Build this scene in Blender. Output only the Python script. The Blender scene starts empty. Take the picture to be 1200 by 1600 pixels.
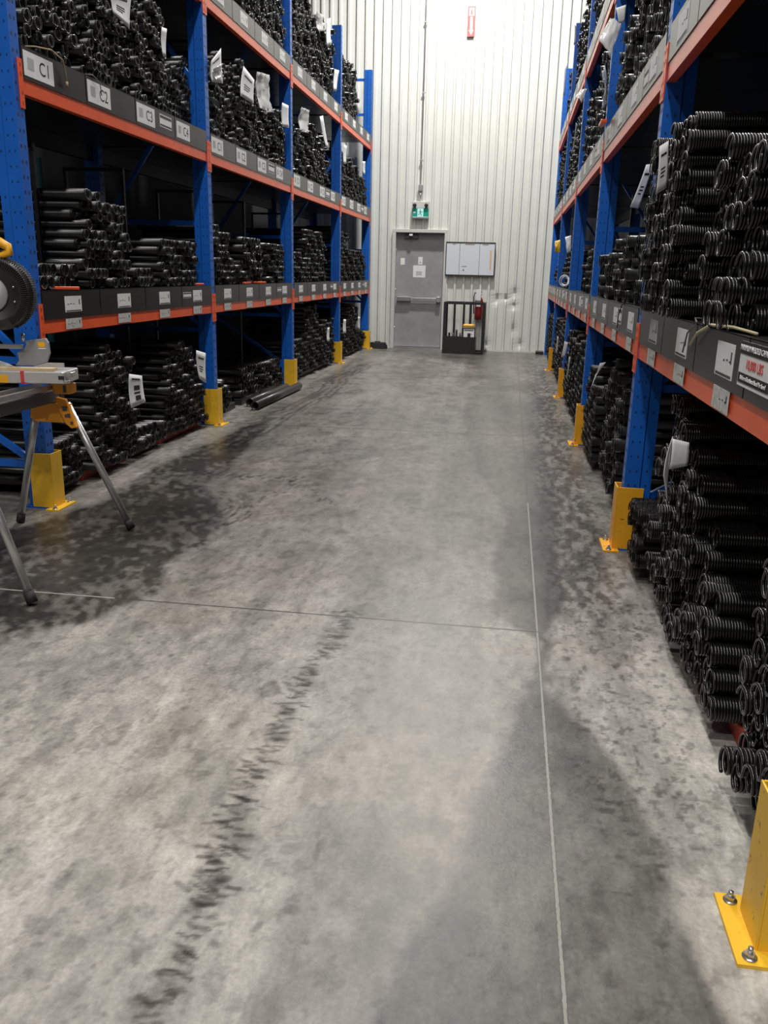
import bpy, math, random
import numpy as np
from mathutils import Vector, Matrix
random.seed(7)
rng = np.random.default_rng(11)
S = bpy.context.scene
COL = S.collection
PI = math.pi

# ------------------------------------------------------------------ camera
F_PX, CAM_H = 1313.0, 1.38
def unit(v): return v / np.linalg.norm(v)
Yc = unit(np.array([803-600, 430-800, F_PX]))            # the aisle's direction as the camera sees it
Dc = np.array([492-600, 5400-800, F_PX]); Dc = unit(Dc - Yc*(Dc@Yc))
Xc = np.cross(Dc, Yc)
RW = np.array([Xc, Yc, -Dc])
cam = bpy.data.cameras.new('camera'); cam_o = bpy.data.objects.new('camera', cam); COL.objects.link(cam_o)
M4 = Matrix.Identity(4)
for i, v in enumerate((RW@[1,0,0], RW@[0,-1,0], RW@[0,0,-1])):
    for j in range(3): M4[j][i] = float(v[j])
M4[2][3] = CAM_H
cam_o.matrix_world = M4
cam.sensor_fit = 'AUTO'; cam.sensor_width = 36.0; cam.lens = F_PX/1600*36.0
cam.clip_end = 100; cam.clip_start = 0.05
S.camera = cam_o

# ------------------------------------------------------------------ light and exposure
S.view_settings.view_transform = 'Standard'
S.view_settings.look = 'None'
S.view_settings.gamma = 1.0
S.view_settings.use_curve_mapping = False
S.view_settings.exposure = -1.45
LAMP_Z = 8.0
LAMPS = [(-3.4, -4.6, 650), (1.6, -4.6, 650), (-0.9, -0.8, 520), (-0.9, 2.6, 430), (-0.9, 6.0, 400), (-0.9, 9.6, 380), (-0.9, 13.6, 1350)]
W = bpy.data.worlds.new('hall_air'); S.world = W; W.use_nodes = True
W.node_tree.nodes['Background'].inputs[0].default_value = (0.85, 0.93, 1.0, 1)
W.node_tree.nodes['Background'].inputs[1].default_value = 0.05

# ------------------------------------------------------------------ materials
MATS = {}
def mat(name, col, rough=.5, metal=0., var=.0, vscale=8., bump=0., bscale=40., emit=0., spec=.5, dirt=None, coat=0.):
    if name in MATS: return MATS[name]
    m = bpy.data.materials.new(name); m.use_nodes = True
    nt = m.node_tree; b = nt.nodes['Principled BSDF']
    b.inputs['Base Color'].default_value = (*col, 1)
    b.inputs['Roughness'].default_value = rough
    b.inputs['Metallic'].default_value = metal
    b.inputs['Specular IOR Level'].default_value = spec
    b.inputs['Coat Weight'].default_value = coat
    tc = nt.nodes.new('ShaderNodeNewGeometry')
    if var > 0 or dirt:
        n = nt.nodes.new('ShaderNodeTexNoise'); n.inputs['Scale'].default_value = vscale
        n.inputs['Detail'].default_value = 6; n.inputs['Roughness'].default_value = .6
        nt.links.new(tc.outputs['Position'], n.inputs['Vector'])
        r = nt.nodes.new('ShaderNodeMapRange'); r.inputs[1].default_value = .3; r.inputs[2].default_value = .7
        r.inputs[3].default_value = 1-var; r.inputs[4].default_value = 1+var*.6
        nt.links.new(n.outputs['Fac'], r.inputs[0])
        mx = nt.nodes.new('ShaderNodeMix'); mx.data_type = 'RGBA'; mx.blend_type = 'MULTIPLY'
        mx.inputs[0].default_value = 1; mx.inputs[6].default_value = (*col, 1)
        nt.links.new(r.outputs[0], mx.inputs[7])
        last = mx.outputs[2]
        if dirt:
            n2 = nt.nodes.new('ShaderNodeTexNoise'); n2.inputs['Scale'].default_value = dirt[1]
            n2.inputs['Detail'].default_value = 8; n2.inputs['Roughness'].default_value = .7
            nt.links.new(tc.outputs['Position'], n2.inputs['Vector'])
            r2 = nt.nodes.new('ShaderNodeMapRange'); r2.inputs[1].default_value = dirt[2]; r2.inputs[2].default_value = dirt[2]+.05
            nt.links.new(n2.outputs['Fac'], r2.inputs[0])
            m2 = nt.nodes.new('ShaderNodeMix'); m2.data_type = 'RGBA'
            nt.links.new(r2.outputs[0], m2.inputs[0]); nt.links.new(last, m2.inputs[6])
            m2.inputs[7].default_value = (*dirt[0], 1)
            last = m2.outputs[2]
        nt.links.new(last, b.inputs['Base Color'])
    if bump > 0:
        n = nt.nodes.new('ShaderNodeTexNoise'); n.inputs['Scale'].default_value = bscale; n.inputs['Detail'].default_value = 4
        nt.links.new(tc.outputs['Position'], n.inputs['Vector'])
        bp = nt.nodes.new('ShaderNodeBump'); bp.inputs['Strength'].default_value = 1; bp.inputs['Distance'].default_value = bump
        nt.links.new(n.outputs['Fac'], bp.inputs['Height']); nt.links.new(bp.outputs[0], b.inputs['Normal'])
    if emit:
        b.inputs['Emission Color'].default_value = (*col, 1); b.inputs['Emission Strength'].default_value = emit
    MATS[name] = m
    return m
BLUE = mat('blue_paint', (.008, .115, .52), .36, var=.12, vscale=5, dirt=((.30, .34, .40), 60, .70))
ORANGE = mat('orange_paint', (.86, .115, .03), .30, var=.12, vscale=6, dirt=((.30, .08, .05), 45, .70))
YELLOW = mat('yellow_paint', (.86, .50, .028), .4, var=.08, vscale=8, dirt=((.10, .07, .02), 28, .62))
YELR = mat('orange_yellow_paint', (.86, .40, .02), .4, var=.08, vscale=8, dirt=((.10, .06, .02), 26, .61))
TRAY = mat('black_sheet_steel', (.015, .0145, .014), .30, spec=.7, var=.35, vscale=7, dirt=((.10, .10, .095), 30, .70))
SPR = mat('black_spring_steel', (.008, .0083, .009), .36, var=.3, vscale=20, spec=.5)
SPR2 = mat('oiled_spring_steel', (.010, .0098, .0095), .30, var=.3, vscale=20, spec=.5)
SPRR = mat('bare_coil_steel', (.006, .006, .006), .26, spec=.65)
DARKF = mat('black_frame_and_shaded_beam', (.02, .02, .022), .4, var=.3, vscale=12)
PAPER = mat('white_paper', (.78, .79, .80), .7, var=.05, vscale=30)
CARD = mat('white_card', (.80, .80, .79), .5, var=.08, vscale=40)
OLDCARD = mat('worn_card', (.60, .60, .58), .5, var=.35, vscale=60)
INK = mat('black_ink', (.015, .015, .015), .6)
GINK = mat('grey_ink', (.25, .25, .26), .6)
RINK = mat('red_ink', (.55, .06, .05), .6)
ALU = mat('aluminium', (.62, .62, .62), .32, metal=.85, var=.06, vscale=20)
STEEL = mat('zinc_steel', (.55, .55, .54), .35, metal=.9, var=.1, vscale=50)
CASTG = mat('grey_casting', (.34, .34, .35), .45, metal=.3, var=.08)
DGREY = mat('dark_grey_metal', (.10, .10, .105), .45, metal=.3, var=.15)
BLKP = mat('black_plastic', (.022, .021, .020), .42, var=.2, vscale=30)
YPL = mat('yellow_plastic', (.85, .42, .02), .4)
OPL = mat('orange_yellow_plastic', (.85, .33, .02), .4)
RUB = mat('black_rubber', (.015, .015, .015), .7)
WOOD = mat('pale_wood', (.62, .46, .28), .6, var=.15, vscale=25)
REDW = mat('red_skid_paint', (.38, .04, .02), .5, var=.3, vscale=15)
WALLM = mat('white_wall_panel', (.70, .71, .665), .42, var=.05, vscale=2.5, dirt=None)
TRIMM = mat('white_trim', (.62, .63, .60), .45, var=.05)
DOORM = mat('grey_door_paint', (.31, .305, .315), .45, var=.14, vscale=5, dirt=((.10, .10, .10), 9, .68))
DARKW = mat('dark_wall', (.03, .03, .032), .8)
CEILM = mat('ceiling_panel', (.30, .30, .30), .8)
GREEN = mat('green_sign', (.0, .34, .24), .5)
GLOW = mat('sign_light', (.62, .95, .95), .5, emit=.35)
REDS = mat('red_sign', (.72, .13, .12), .5)
EXTR = mat('red_cylinder_paint', (.20, .014, .014), .35)
WBOARD = mat('whiteboard', (.70, .74, .80), .25)
TAN = mat('tan_cord', (.38, .27, .12), .6)
GREYC = mat('grey_cord', (.16, .15, .13), .6)
LAMPM = mat('lamp_glass', (1, .98, .94), .5, emit=12)
TEAL = mat('teal_paint', (.05, .16, .18), .5, var=.2)

def filmmat():
    m = bpy.data.materials.new('clear_film'); m.use_nodes = True
    b = m.node_tree.nodes['Principled BSDF']
    b.inputs['Base Color'].default_value = (.8, .8, .8, 1); b.inputs['Roughness'].default_value = .25
    b.inputs['Alpha'].default_value = .62
    return m
FILM = filmmat()

def coilmat():          # tight coils read as fine ridges round the bar: the bump runs along the spring's own axis (x)
    m = bpy.data.materials.new('coiled_spring_steel'); m.use_nodes = True
    nt = m.node_tree; b = nt.nodes['Principled BSDF']
    b.inputs['Base Color'].default_value = (.006, .006, .006, 1); b.inputs['Roughness'].default_value = .26
    b.inputs['Specular IOR Level'].default_value = .6
    g = nt.nodes.new('ShaderNodeNewGeometry'); w = nt.nodes.new('ShaderNodeTexWave')
    w.wave_type = 'BANDS'; w.bands_direction = 'X'; w.wave_profile = 'SIN'
    w.inputs['Scale'].default_value = 2*PI/20/.0088; w.inputs['Distortion'].default_value = 0
    nt.links.new(g.outputs['Position'], w.inputs['Vector'])
    bp = nt.nodes.new('ShaderNodeBump'); bp.inputs['Strength'].default_value = 1; bp.inputs['Distance'].default_value = .004
    nt.links.new(w.outputs['Fac'], bp.inputs['Height']); nt.links.new(bp.outputs[0], b.inputs['Normal'])
    return m
COILM = coilmat()

# ------------------------------------------------------------------ mesh helpers
class MB:
    def __init__(s): s.v = []; s.f = []; s.sm = []
    def add(s, vs, fs, smooth=False, M=None):
        o = len(s.v)
        if M is not None: vs = [tuple(M @ Vector(p)) for p in vs]
        s.v += [tuple(p) for p in vs]; s.f += [tuple(i+o for i in f) for f in fs]; s.sm += [smooth]*len(fs)
        return s
    def box(s, x0, x1, y0, y1, z0, z1, M=None, ch=0.):
        if ch <= 0:
            vs = [(x, y, z) for z in (z0, z1) for y in (y0, y1) for x in (x0, x1)]
            fs = [(0,2,3,1), (4,5,7,6), (0,1,5,4), (2,6,7,3), (0,4,6,2), (1,3,7,5)]
            return s.add(vs, fs, M=M)
        # chamfered in the plan and at the top/bottom rims
        def ring(z, i): 
            a, b, c, d = x0+i, x1-i, y0+i, y1-i; k = ch
            return [(a+k, c, z), (b-k, c, z), (b, c+k, z), (b, d-k, z), (b-k, d, z), (a+k, d, z), (a, d-k, z), (a, c+k, z)]
        rs = [ring(z0, ch*.7), ring(z0+ch*.7, 0), ring(z1-ch*.7, 0), ring(z1, ch*.7)]
        vs = sum(rs, []); fs = [tuple(range(7, -1, -1)), tuple(range(24, 32))]
        for k in range(3):
            for i in range(8): fs.append((k*8+i, k*8+(i+1) % 8, (k+1)*8+(i+1) % 8, (k+1)*8+i))
        return s.add(vs, fs, M=M)
    def tube(s, pts, r, n=10, cap=True, smooth=True):
        pts = [Vector(p) for p in pts]; rr = r if isinstance(r, (list, tuple)) else [r]*len(pts)
        vs = []; fs = []; up = None
        for i, p in enumerate(pts):
            t = (pts[min(i+1, len(pts)-1)] - pts[max(i-1, 0)]).normalized()
            if up is None: up = t.orthogonal().normalized()
            up = (up - t*up.dot(t)).normalized(); w = t.cross(up)
            for k in range(n):
                a = 2*PI*k/n; vs.append(p + (up*math.cos(a) + w*math.sin(a))*rr[i])
        for i in range(len(pts)-1):
            for k in range(n): fs.append((i*n+k, i*n+(k+1) % n, (i+1)*n+(k+1) % n, (i+1)*n+k))
        if cap: fs.append(tuple(range(n-1, -1, -1))); fs.append(tuple((len(pts)-1)*n+k for k in range(n)))
        return s.add(vs, fs, smooth)
    def bar(s, a, b, w, h, up=(0, 0, 1)):     # rectangular bar from a to b
        a = Vector(a); b = Vector(b); t = (b-a).normalized(); u = Vector(up); u = (u - t*u.dot(t)).normalized(); q = t.cross(u)
        vs = []
        for p in (a, b):
            for (i, j) in ((-1, -1), (1, -1), (1, 1), (-1, 1)): vs.append(p + q*(w/2*i) + u*(h/2*j))
        return s.add(vs, [(0,3,2,1), (4,5,6,7), (0,1,5,4), (1,2,6,5), (2,3,7,6), (3,0,4,7)])
    def lathe(s, prof, n=24, M=None, smooth=True):   # profile (r, z) about z
        vs = []; fs = []
        for (r, z) in prof:
            for k in range(n): a = 2*PI*k/n; vs.append((r*math.cos(a), r*math.sin(a), z))
        for i in range(len(prof)-1):
            for k in range(n): fs.append((i*n+k, i*n+(k+1) % n, (i+1)*n+(k+1) % n, (i+1)*n+k))
        fs.append(tuple(range(n-1, -1, -1))); fs.append(tuple((len(prof)-1)*n+k for k in range(n)))
        return s.add(vs, fs, smooth, M)
    def prism(s, poly, d0, d1, M=None):       # polygon (x, z) pushed along y
        n = len(poly); vs = [(x, d0, z) for x, z in poly] + [(x, d1, z) for x, z in poly]
        fs = [tuple(range(n)), tuple(range(2*n-1, n-1, -1))] + [(i, i+n, (i+1) % n+n, (i+1) % n) for i in range(n)]
        return s.add(vs, fs, M=M)
    def mesh(s, name, m):
        me = bpy.data.meshes.new(name); me.from_pydata(s.v, [], s.f); me.polygons.foreach_set('use_smooth', s.sm)
        me.materials.append(m); me.update(); return me
    def build(s, name, m, parent=None, loc=None, bevel=0.):
        o = bpy.data.objects.new(name, s.mesh(name, m)); COL.objects.link(o)
        if parent: o.parent = parent
        if loc is not None: o.location = loc
        if bevel:
            b = o.modifiers.new('bevel', 'BEVEL'); b.width = bevel; b.segments = 2; b.limit_method = 'ANGLE'
        return o
def tag(o, label=None, cat=None, group=None, kind=None):
    if label: o['label'] = label
    if cat: o['category'] = cat
    if group: o['group'] = group
    if kind: o['kind'] = kind
    return o
def empty(name, loc, label=None, cat=None, group=None, rz=0., kind=None):
    o = bpy.data.objects.new(name, None); COL.objects.link(o); o.location = loc; o.rotation_euler.z = rz
    o.empty_display_size = .1
    return tag(o, label, cat, group, kind)
def copy_tree(o, parent=None):
    c = o.copy(); COL.objects.link(c); c.parent = parent
    for ch in list(o.children): copy_tree(ch, c)
    return c
_tx = {}
def text(name, body, size, m, parent, M, label=None):   # lettering as a thin mesh, centred
    k = (body, round(size, 4), m.name)
    if k not in _tx:
        cu = bpy.data.curves.new('t', 'FONT'); cu.body = body; cu.size = size; cu.extrude = .0006
        cu.align_x = 'CENTER'; cu.align_y = 'CENTER'; cu.resolution_u = 3
        t = bpy.data.objects.new('t', cu); COL.objects.link(t)
        me = bpy.data.meshes.new_from_object(t.evaluated_get(bpy.context.evaluated_depsgraph_get()))
        bpy.data.objects.remove(t); bpy.data.curves.remove(cu)
        me.materials.clear(); me.materials.append(m); _tx[k] = me
    o = bpy.data.objects.new(name, _tx[k]); COL.objects.link(o); o.parent = parent; o.matrix_local = M
    return o
# text frames: facing +x (left rack), -x (right rack), -y (end wall)
def fr(dirn, loc):
    if dirn == 'px': R = Matrix(((0, 0, 1), (1, 0, 0), (0, 1, 0)))
    elif dirn == 'nx': R = Matrix(((0, 0, -1), (-1, 0, 0), (0, 1, 0)))
    else: R = Matrix(((1, 0, 0), (0, 0, -1), (0, 1, 0)))
    return Matrix.Translation(loc) @ R.to_4x4()

# ------------------------------------------------------------------ numpy noise for wear patterns
def vnoise(x, y, seed=0):
    xi = np.floor(x).astype(np.int64); yi = np.floor(y).astype(np.int64); fx = x-xi; fy = y-yi
    fx = fx*fx*(3-2*fx); fy = fy*fy*(3-2*fy)
    def h(a, b):
        n = (a*374761393 + b*668265263 + seed*974711) & 0xffffffff
        n = ((n ^ (n >> 13))*1274126177) & 0xffffffff
        return ((n ^ (n >> 16)) & 0xffff)/65535.
    return (h(xi, yi)*(1-fx)+h(xi+1, yi)*fx)*(1-fy) + (h(xi, yi+1)*(1-fx)+h(xi+1, yi+1)*fx)*fy
def fbm(x, y, s=0, o=4):
    t = 0; a = .5; n = 0
    for k in range(o): t = t + a*vnoise(x*2**k+k*17.3, y*2**k-k*9.1, s+k); n += a; a *= .5
    return t/n
def sstep(a, b, x): t = np.clip((x-a)/(b-a), 0, 1); return t*t*(3-2*t)
def poly_dist(X, Y, P):        # signed distance to polygon, negative inside
    d = np.full(X.shape, 1e9); ins = np.zeros(X.shape, bool); n = len(P)
    for i in range(n):
        ax, ay = P[i]; bx, by = P[(i+1) % n]; ex, ey = bx-ax, by-ay
        t = np.clip(((X-ax)*ex+(Y-ay)*ey)/(ex*ex+ey*ey+1e-12), 0, 1)
        d = np.minimum(d, np.hypot(X-ax-t*ex, Y-ay-t*ey))
        c = (ay > Y) != (by > Y)
        ins ^= c & (X < (bx-ax)*(Y-ay)/((by-ay) if by != ay else 1e-9)+ax)
    return np.where(ins, -d, d)
def line_dist(X, Y, P):
    d = np.full(X.shape, 1e9)
    for (ax, ay), (bx, by) in zip(P[:-1], P[1:]):
        ex, ey = bx-ax, by-ay; t = np.clip(((X-ax)*ex+(Y-ay)*ey)/(ex*ex+ey*ey), 0, 1)
        d = np.minimum(d, np.hypot(X-ax-t*ex, Y-ay-t*ey))
    return d

# ------------------------------------------------------------------ floor
def make_floor():
    xs = np.concatenate([np.linspace(-5.2, -3.3, 12)[:-1], np.arange(-3.3, -1.7, .012), np.arange(-1.7, .8, .008), np.arange(.8, 1.6, .02), np.linspace(1.6, 3.2, 10)])
    ys = [-6., -3, -1, 0, .5, .8]
    y = 1.0
    while y < 16.3: ys.append(y); y += max(.0065, .0033*y)
    ys.append(16.4); ys = np.array(ys)
    X, Y = np.meshgrid(xs, ys); nx, ny = len(xs), len(ys)
    # wobble used to break every edge up
    wx = X + .10*(fbm(X*3, Y*3, 5)-.5) + .05*(fbm(X*14, Y*14, 6)-.5)
    wy = Y + .16*(fbm(X*3+9, Y*3, 7)-.5) + .06*(fbm(X*14, Y*14, 8)-.5)
    base = np.array([.322, .304, .276])
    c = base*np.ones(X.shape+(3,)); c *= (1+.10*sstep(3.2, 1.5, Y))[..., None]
    def dark(m, f, tint=(1, 1, 1)):
        nonlocal c
        t = np.array(tint)
        c = c*(1-m[..., None]*(1-f*t))
    # broad mottling, lanes worn along the aisle
    c *= (1+.55*(fbm(X*1.6, Y*1.1, 1)-.5)[..., None]); c *= (1+.40*(fbm(X*7, Y*5, 2)-.5)[..., None]); c *= (1+.30*(fbm(X*24, Y*14, 4)-.5)[..., None])
    lane = fbm(X*9+Y*.25, Y*.35, 3); c *= (1+.55*(lane-.5)[..., None])
    pink = sstep(.5, .75, fbm(X*2.2, Y*2.2, 31))[..., None]; c = c*(1-pink*np.array([0, .03, .05]))
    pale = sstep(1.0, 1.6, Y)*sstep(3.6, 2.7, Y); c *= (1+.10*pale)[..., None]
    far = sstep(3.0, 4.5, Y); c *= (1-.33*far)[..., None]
    dark(sstep(.50, .72, fbm(X*5, Y*3.2, 41, 5))*.6, .66, (.98, 1, .96)); dark(sstep(.56, .66, fbm(X*17, Y*9, 42, 5))*.55, .66, (.99, 1, .96))
    dark(sstep(.62, .70, fbm(X*42, Y*30, 43, 4))*.6, .6)
    # the grey-green band of sealer that runs beside the long joint
    P = [(.19,.6),(-.25,.6),(-.20,1.26),(-.07,1.63),(.03,2.2),(.09,2.6),(.15,2.86),(.19,3.1),(.06,3.22),(-.02,3.5),(.0,4.2),(.05,4.9),(-.16,6.0),(-.30,6.9),(-.42,8.5),(-.5,10.8),(.0,12),(.45,11.4),(.35,8),(.36,5.7),(.30,4.6),(.34,3.6),(.24,3.15),(.20,2.7),(.36,2.4),(.42,2.1),(.47,1.75),(.50,1.4),(.52,.6)]
    d = poly_dist(wx, wy, P); m = sstep(.03, -.03, d)*(1-.62*sstep(4.0, 5.6, Y))
    m = np.minimum(m, sstep(.25, -.2, d)+sstep(4.6, 4.0, Y))
    dark(np.clip(m*(.9+.7*(fbm(X*4, Y*3, 9)-.45)), 0, 1), .34, (.96, 1.0, .97))
    P = [(-.36,1.1),(-.44,1.45),(-.37,1.75),(-.30,1.95),(-.20,1.7),(-.15,1.4),(-.15,1.1)]
    dark(sstep(.06, -.06, poly_dist(wx, wy, P))*.65, .66)
    P = [(-.1,3.5),(-.55,5.6),(-.75,8.),(-.6,11),(.0,11),(.0,3.6)]
    dark(sstep(.2, -.2, poly_dist(wx, wy, P))*.35, .80, (.95, 1.0, 1.0))
    # dirt in front of the right rack
    m = sstep(.16, .34, wx)*sstep(.62, .5, wx)*sstep(3.0, 3.6, Y)*sstep(.38, .60, fbm(X*34, Y*12, 12, 5))
    dark(m, .45, (1, .97, .93))
    m = sstep(.2, .3, wx)*sstep(.75, .6, wx)*sstep(1.6, 2.2, Y)*sstep(.60, .68, fbm(X*55, Y*34, 13)); dark(m, .55)
    for k in range(70):
        px, py = random.uniform(.26, .62), random.uniform(1.7, 3.6); a, b = random.uniform(.006, .017), random.uniform(.004, .010)
        dark(np.exp(-(((X-px)/a)**2+((Y-py)/b)**2)**2)*random.uniform(.4, .9), .42)
    # left: wet, oily dirt round the saw stand and the track that curves away from it
    P = [(-3.0,2.95),(-2.05,2.88),(-1.85,2.75),(-1.62,2.95),(-1.48,3.3),(-1.60,3.62),(-1.50,4.0),(-1.55,4.35),(-1.72,4.8),(-1.98,5.2),(-1.95,5.6),(-2.02,6.1),(-2.1,6.9),(-2.2,7.5),(-2.34,7.3),(-2.36,6.5),(-2.42,5.6),(-2.40,5.1),(-2.36,4.6),(-2.52,4.1),(-2.8,3.7),(-3.0,3.4)]
    d = poly_dist(wx, wy, P)
    tex = fbm(X*30+Y*12, Y*16, 14, 5)
    m = sstep(.06, -.04, d)*(.50+.75*sstep(.34, .60, tex*.6+.4*fbm(X*4, Y*3, 15)))
    dark(np.clip(m, 0, 1), .20, (1, .96, .9))
    P = [(-2.35,4.35),(-2.1,4.7),(-1.78,4.75),(-1.60,4.3),(-1.62,4.0),(-1.85,3.95),(-2.2,4.1)]
    dark(sstep(.1, -.05, poly_dist(wx, wy, P))*.6, .55, (1, .96, .9))
    P = [(-3.,2.93),(-2.05,2.9),(-1.7,2.95),(-1.65,3.1),(-2.1,3.25),(-3.,3.3)]
    dark(sstep(.1, -.05, poly_dist(wx, wy, P))*.5, .6, (1, .96, .9))
    P = [(-3.,1.9),(-2.05,2.3),(-1.75,2.7),(-1.6,2.95),(-3.,2.95)]
    dark(sstep(.12, -.1, poly_dist(wx, wy, P))*sstep(.35, .6, tex)*.8, .55, (1, .96, .9))
    for off, w in ((0, .035), (.10, .02), (.17, .015), (-.07, .015)):
        P = [(-2.30+off,6.3),(-2.24+off,7.2),(-2.22+off,8.2),(-2.16+off,9.4),(-2.18+off,10.3),(-2.3+off,11.),(-2.28+off,12.2),(-2.12+off,13.2)]
        dd = line_dist(wx, wy*1., P); dark(sstep(w*2, w*.4, dd)*sstep(.3, .5, fbm(X*10, Y*3, 16+int(off*100)))*.8, .42)
    P = [(-2.5,5.6),(-2.1,6),(-1.9,8),(-1.9,10.5),(-2.1,13.5),(-2.5,13.5),(-2.5,9)]
    dark(sstep(.2, -.1, poly_dist(wx, wy, P))*.4, .72)
    # brushed arc marks at the rim of the wet patch
    for k in range(60):
        a0 = random.uniform(-.5, .9); r = random.uniform(.42, .62); cx0, cy0 = -2.05, 4.55
        L = random.uniform(.04, .12); pts = [(cx0+r*math.cos(a0+t), cy0+r*1.1*math.sin(a0+t)) for t in (0, L, 2*L)]
        dark(sstep(.010, .003, line_dist(X, Y, pts))*.7, .5)
    # tyre tread smears down the aisle: short slanted dashes
    tr = [(-.60,3.25),(-.61,3.0),(-.63,2.77),(-.64,2.5),(-.645,2.2),(-.64,1.9),(-.62,1.7),(-.61,1.5),(-.60,1.2)]
    def at(tr, t):
        t *= len(tr)-1; i = min(int(t), len(tr)-2); u = t-i
        return tr[i][0]*(1-u)+tr[i+1][0]*u, tr[i][1]*(1-u)+tr[i+1][1]*u
    for k in range(240):
        x, y = at(tr, k/240); x += random.gauss(0, .026); y += random.gauss(0, .02)
        L = random.uniform(.014, .045); s_ = random.uniform(-.3, .2)
        pts = [(x-L/2, y-L*s_), (x+L/2, y+L*s_)]
        sl = (np.abs(X-x) < .12) & (np.abs(Y-y) < .1)
        m = np.zeros(X.shape); w = random.uniform(.005, .014); m[sl] = sstep(w, w*.3, line_dist(wx[sl]*.5+X[sl]*.5, Y[sl], pts))
        dark(m*random.uniform(.5, .95), .32, (1, .98, .92))
    m = sstep(.09, .0, line_dist(wx, wy, tr))*sstep(3.4, 3.1, Y)*sstep(.35, .6, fbm(X*12, Y*12, 22)); dark(m*.7, .55, (.98, 1, .96))
    tr2 = [(-2.22,5.43),(-1.9,5.5),(-1.76,5.44),(-1.57,5.5),(-1.35,5.35),(-1.15,5.1),(-1.02,4.9)]
    tr3 = [(-1.5,4.6),(-1.42,5.2),(-1.36,5.6),(-1.38,6.4),(-1.28,7.4),(-1.2,9.),(-1.1,10.5)]
    for T, nn, ww in ((tr2, 110, .05), (tr3, 90, .06)):
        for k in range(nn):
            x, y = at(T, random.random()); x += random.gauss(0, ww*.5); y += random.gauss(0, ww)
            sl = (np.abs(X-x) < .07) & (np.abs(Y-y) < .07); m = np.zeros(X.shape)
            a, b = random.uniform(.006, .016), random.uniform(.012, .022)
            m[sl] = np.exp(-(((X[sl]-x)/a)**2+((Y[sl]-y)/b)**2)**2); dark(m*.75, .42)
    for k in range(120):      # stray spots
        x, y = random.uniform(-1.5, .15), random.uniform(1.3, 4.6); a = random.uniform(.004, .012)
        sl = (np.abs(X-x) < .05) & (np.abs(Y-y) < .05); m = np.zeros(X.shape)
        m[sl] = np.exp(-(((X[sl]-x)/a)**2+((Y[sl]-y)/a/.8)**2)**2); dark(m*.7, .5)
    for (x, y, a, b, f) in ((-.40,1.72,.014,.05,.6), (-.47,1.72,.03,.02,.7), (-.57,1.72,.04,.05,.8), (-.42,1.55,.02,.02,.6), (-.48,1.48,.015,.02,.6), (.335,2.0,.022,.018,.5), (.345,2.06,.024,.014,.6), (-.75,2.5,.04,.06,.7)):
        dark(sstep(1.2, .8, np.hypot((wx-x)/a, (wy-y)/b)), f)
    # by the end wall
    P = [(-1.5,15.),(-.6,13.4),(-.35,11.8),(-.2,12.),(-.15,14.6),(-.3,15.6)]
    dark(sstep(.3, -.15, poly_dist(wx, wy, P))*.7, .5)
    dark(sstep(14.4, 15.4, wy)*sstep(.5, .3, np.abs(fbm(X*1.4, Y*2, 19)-.3))*.6, .62)
    # pale chalky strip along both rack feet
    m = sstep(-2.42, -2.5, wx)*sstep(-2.9, -2.7, X)*sstep(4.4, 4.8, Y); c = c*(1+.28*m[..., None])
    m = sstep(.5, .58, wx)*sstep(2.9, 2.2, Y); c = c*(1+.18*m[..., None])
    rough = np.clip(.50-.0*X, .2, 1)
    v = np.stack([X, Y, 0*X], -1).reshape(-1, 3)
    i = np.arange((ny-1)*(nx-1)); r, q = i//(nx-1), i % (nx-1); a = r*nx+q
    f = np.stack([a, a+1, a+nx+1, a+nx], -1)
    me = bpy.data.meshes.new('floor'); me.vertices.add(len(v)); me.vertices.foreach_set('co', v.ravel().astype(np.float32))
    me.loops.add(f.size); me.loops.foreach_set('vertex_index', f.ravel().astype(np.int32))
    me.polygons.add(len(f)); me.polygons.foreach_set('loop_start', (np.arange(len(f))*4).astype(np.int32))
    me.update(calc_edges=True)
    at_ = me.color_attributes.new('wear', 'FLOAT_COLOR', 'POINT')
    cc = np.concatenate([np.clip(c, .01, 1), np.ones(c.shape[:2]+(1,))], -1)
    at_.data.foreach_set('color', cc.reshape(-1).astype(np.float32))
    m = bpy.data.materials.new('concrete'); m.use_nodes = True; nt = m.node_tree; b = nt.nodes['Principled BSDF']
    N = nt.nodes.new; Lk = nt.links.new
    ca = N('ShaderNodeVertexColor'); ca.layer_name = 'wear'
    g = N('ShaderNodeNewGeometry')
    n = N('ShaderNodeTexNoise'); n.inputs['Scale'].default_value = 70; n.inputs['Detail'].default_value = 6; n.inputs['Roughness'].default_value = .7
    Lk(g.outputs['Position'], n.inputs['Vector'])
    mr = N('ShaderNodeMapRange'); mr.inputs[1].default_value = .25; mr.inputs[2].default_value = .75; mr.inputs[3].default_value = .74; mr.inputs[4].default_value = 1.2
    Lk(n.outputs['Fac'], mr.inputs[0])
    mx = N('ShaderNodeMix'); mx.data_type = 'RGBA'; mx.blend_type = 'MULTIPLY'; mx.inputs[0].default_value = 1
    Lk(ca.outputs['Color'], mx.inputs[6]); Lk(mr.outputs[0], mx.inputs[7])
    n3 = N('ShaderNodeTexNoise'); n3.inputs['Scale'].default_value = 14; n3.inputs['Detail'].default_value = 8; n3.inputs['Roughness'].default_value = .72
    mp3 = N('ShaderNodeMapping'); mp3.inputs['Scale'].default_value = (1.6, .7, 1); Lk(g.outputs['Position'], mp3.inputs[0]); Lk(mp3.outputs[0], n3.inputs['Vector'])
    mr3 = N('ShaderNodeMapRange'); mr3.inputs[1].default_value = .3; mr3.inputs[2].default_value = .7; mr3.inputs[3].default_value = .70; mr3.inputs[4].default_value = 1.24
    Lk(n3.outputs['Fac'], mr3.inputs[0])
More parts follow.
